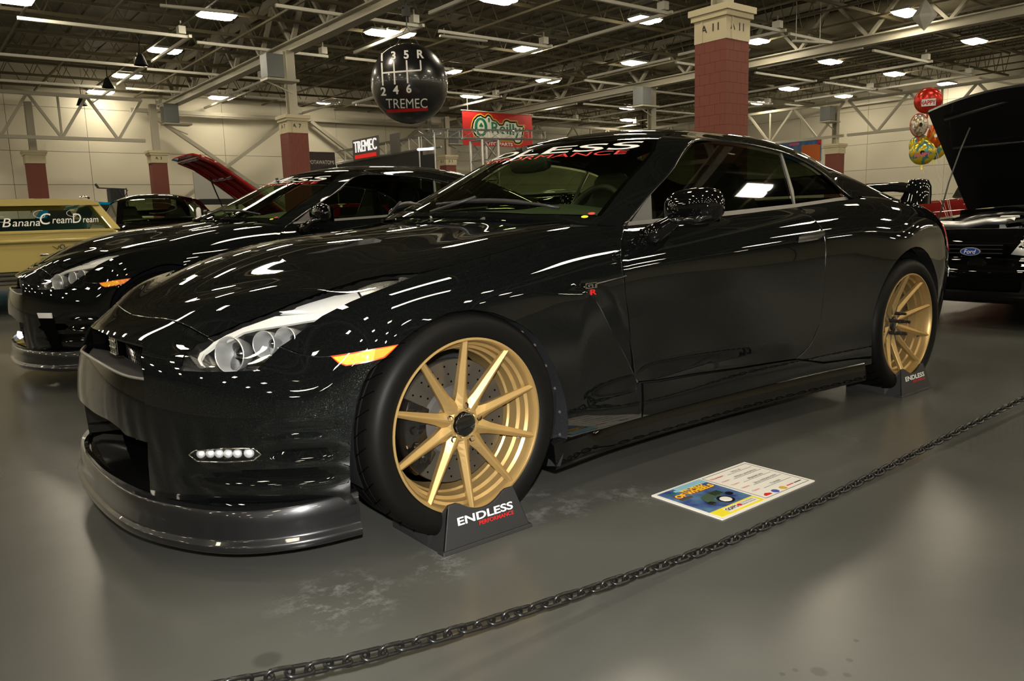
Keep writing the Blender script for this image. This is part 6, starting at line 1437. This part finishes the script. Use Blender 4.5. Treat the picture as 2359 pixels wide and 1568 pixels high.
    for (a, b, l) in (((6.3, 24.4), (8.5, 24.05), 'unlit strip light above the large lamp at upper left'), ((16.2, 23.4), (18.3, 23.2), 'unlit strip light right of the hanging ball'), ((25.9, 14.4), (27.5, 13.8), 'unlit strip light right of column A 11')):
        t = thing('strip_light', l, 'lamp', (a[0], a[1], 7.92 if a[0] < 25 else 7.1)); q = MB(); q.bar((0, 0, 0), (b[0] - a[0], b[1] - a[1], 0), .14, .08); hz = .3 if a[0] < 25 else 2.45; q.bar((.2, 0, .0), (.2, 0, hz), .02); q.bar((1.5, -.2, .0), (1.5, -.2, hz), .02); q.build('strip_body', H['rail'], t)
    # foil balloons on strings to a weight behind the raised hood
    base = np.array((13.6, 3.2, 0.0))
    w_ = thing('balloon_weight', 'small weight holding the strings of the foil balloons', 'weight', tuple(base)); MB().box(-.05, .05, -.05, .05, 0, .12).build('weight', M['yellow'], w_, bevel=.01)
    for (x, y, z, r, sq, m, l, txt) in ((13.13, 3.67, 2.74, .21, 1.0, 'foil_red', 'red foil balloon, topmost of the bunch', 'HAPPY'), (13.03, 3.76, 2.33, .155, 1.25, 'foil_confetti', 'confetti-spotted foil balloon with red edge, left in the bunch', ''), (13.24, 3.56, 2.14, .13, 1.5, 'foil_orange', 'orange foil balloon half behind the raised hood', ''), (13.08, 3.70, 1.86, .20, 1.0, 'foil_yellow', 'yellow spotted foil balloon, lowest and nearest of the bunch', 'HAPPY'), (13.20, 3.80, 2.0, .17, 1.0, 'foil_yellow', 'yellow foil balloon peeping out above the lowest one', ''), (13.32, 3.60, 1.92, .17, 1.0, 'foil_yellow', 'yellow foil balloon behind the lowest one at its right', '')):
        t = thing('foil_balloon', l, 'balloon', (x, y, z), 0, 'foil balloons in a bunch'); d = np.array(CAM_LOC) - (x, y, z); t.rotation_euler = (0, 0, math.atan2(d[1], d[0]) + (.5 if 'confetti' in l else 0))
        q = MB(); n = 16; pr = [(r * math.sin(math.pi * i / n), -r * .42 * math.cos(math.pi * i / n)) for i in range(1, n)]; q.lathe(pr, 32, (0, 0, 0), 'x'); q.V = [(a, b, c * sq) for a, b, c in q.V]; q.build('foil', M[m], t, True)
        q = MB(); q.lathe([(r * .99, -.006), (r * 1.06, 0), (r * .99, .006)], 32, (0, 0, 0), 'x'); q.V = [(a, b, c * sq) for a, b, c in q.V]; q.add([(0, -.02, -r * sq), (0, .02, -r * sq), (0, .012, -r * sq - .09), (0, -.012, -r * sq - .09)], [(0, 1, 2, 3)]); q.build('seam', M['banner_red'] if 'confetti' in l else M[m], t)
        if 'topmost' in l: MB().box(r * .40, r * .425, -.10, .12, -.10, .02).build('balloon_label', M['white'], t)
        if txt: lettering('balloon_lettering', txt, M['banner_red' if 'topmost' in l else 'pink'], t, (r * .42 + .003, 0, -.04), (0, 1, 0), (0, 0, 1), .075, .24, bold=.03)
        th = mathutils.Matrix.Rotation(-t.rotation_euler.z, 3, 'Z') @ mathutils.Vector(base + (0, 0, .1) - (x, y, z)); q = MB(); q.tube([(0, 0, -r * sq - .08), tuple(np.array(th) * .5 + (0, 0, .0)), tuple(th)], .003, 4); q.build('string', M['card'], t)
for n_, c_ in (('maroon', (.030, .012, .012)), ('orange', (.55, .13, .02)), ('pale', (.42, .40, .37)), ('pink', (.65, .12, .25))): M[n_] = mat(n_, c_, .5)
def foil(name, a, b_, s):
    m, nt, b = _new(name); tc = nt.nodes.new('ShaderNodeTexCoord'); vo = nt.nodes.new('ShaderNodeTexVoronoi'); vo.inputs['Scale'].default_value = s; nt.links.new(tc.outputs['Object'], vo.inputs['Vector'])
    q = nt.nodes.new('ShaderNodeMapRange'); q.inputs[1].default_value = .56; q.inputs[2].default_value = .64; nt.links.new(vo.outputs['Distance'], q.inputs[0]); mx = nt.nodes.new('ShaderNodeMix'); mx.data_type = 'RGBA'
    mx.inputs[6].default_value = (*a, 1); mx.inputs[7].default_value = (*b_, 1); nt.links.new(q.outputs[0], mx.inputs[0]); nt.links.new(mx.outputs[2], b.inputs['Base Color']); b.inputs['Roughness'].default_value = .22; b.inputs['Metallic'].default_value = .45; return m
M['foil_red'] = foil('foil_red', (.55, .02, .01), (.45, .05, .02), 9); M['foil_confetti'] = foil('foil_confetti', (.60, .56, .48), (.30, .20, .08), 26); M['foil_orange'] = foil('foil_orange', (.60, .10, .01), (.60, .30, .02), 7); M['foil_yellow'] = foil('foil_yellow', (.60, .45, .02), (.10, .28, .25), 13)
M['poster_mix'] = mat('poster_mix', (.03, .09, .28), .5, var=(1.6, 1, (.10, .20, .35)))
def rear_wing(car):
    w_ = MB(); V = []; n = 14
    for i in range(n + 1):
        f = -1 + 2 * i / n; y = .70 * f; e = max(0, abs(f) - .82) / .18; dz = -.02 * e ** 2; x0 = 3.22 + .03 * (1 - f * f) * -1
        for x, z in ((0, .0), (.04, .018), (.12, .028), (.20, .026), (.24, .020), (.20, .004), (.10, -.006), (.03, -.008)): V.append((x0 + x, y, 1.058 + z * 1.5 + dz))
    w_.add(V, [(i*8+j, i*8+(j+1) % 8, (i+1)*8+(j+1) % 8, (i+1)*8+j) for i in range(n) for j in range(8)] + [tuple(range(8)), tuple(n*8+7-j for j in range(8))]); w_.build('rear_wing', M['black_paint'], car, True, sharp=.8)
    for s in (-1, 1):
        q = MB(); V = []
        for z, x0, x1, y0, y1 in ((.97, 3.20, 3.44, .60, .76), (1.02, 3.22, 3.45, .625, .755), (1.07, 3.24, 3.46, .64, .745), (1.105, 3.26, 3.44, .65, .73), (1.112, 3.30, 3.40, .67, .71)):
            for k in range(12): a = 2*math.pi*k/12; V.append(((x0+x1)/2 + (x1-x0)/2*math.cos(a), s*((y0+y1)/2 + (y1-y0)/2*math.sin(a)), z))
        q.add(V, [(i*12+j, i*12+(j+1) % 12, (i+1)*12+(j+1) % 12, (i+1)*12+j) for i in range(4) for j in range(12)] + [tuple(48 + j for j in range(12))]); q.build('wing_pedestal', M['black_paint'], car, True)
# ---------------------------------------------------------------- build
hall()
car = build_coupe()
rear_wing(car)
wheel_stand(.014, -.985, 'black wheel stand under the front gold wheel')
wheel_stand(2.80, -.985, 'black wheel stand under the rear gold wheel')
info_card()
chain()
second_coupe(car)
dark_car(car)
cream_wagon()
red_hood_car()
pony_car()
saloon('blue_car', 'bright blue car glimpsed between the cream car and the black car', M['blue_paint'], None, (1.9, 17.0, 0), 0, L=4.5, belt=1.05, roof=1.60)
saloon('red_truck', 'dark red car with cream roof behind the balloons at right', M['dark_red_paint'], M['cream_roof'], (15.6, 3.1, 0), math.radians(-52), L=4.4, W_=1.75, belt=1.06, roof=1.52, cab=(.30, .86), rake=(.15, .12))
saloon('white_car', 'pale car seen through the windshield of the gold-wheeled coupe', M['white_paint'], None, (9.2, 9.0, 0), math.radians(20), L=4.5, belt=1.0, roof=1.47)
hanging_ball(); auto_banner(); booth(); props()
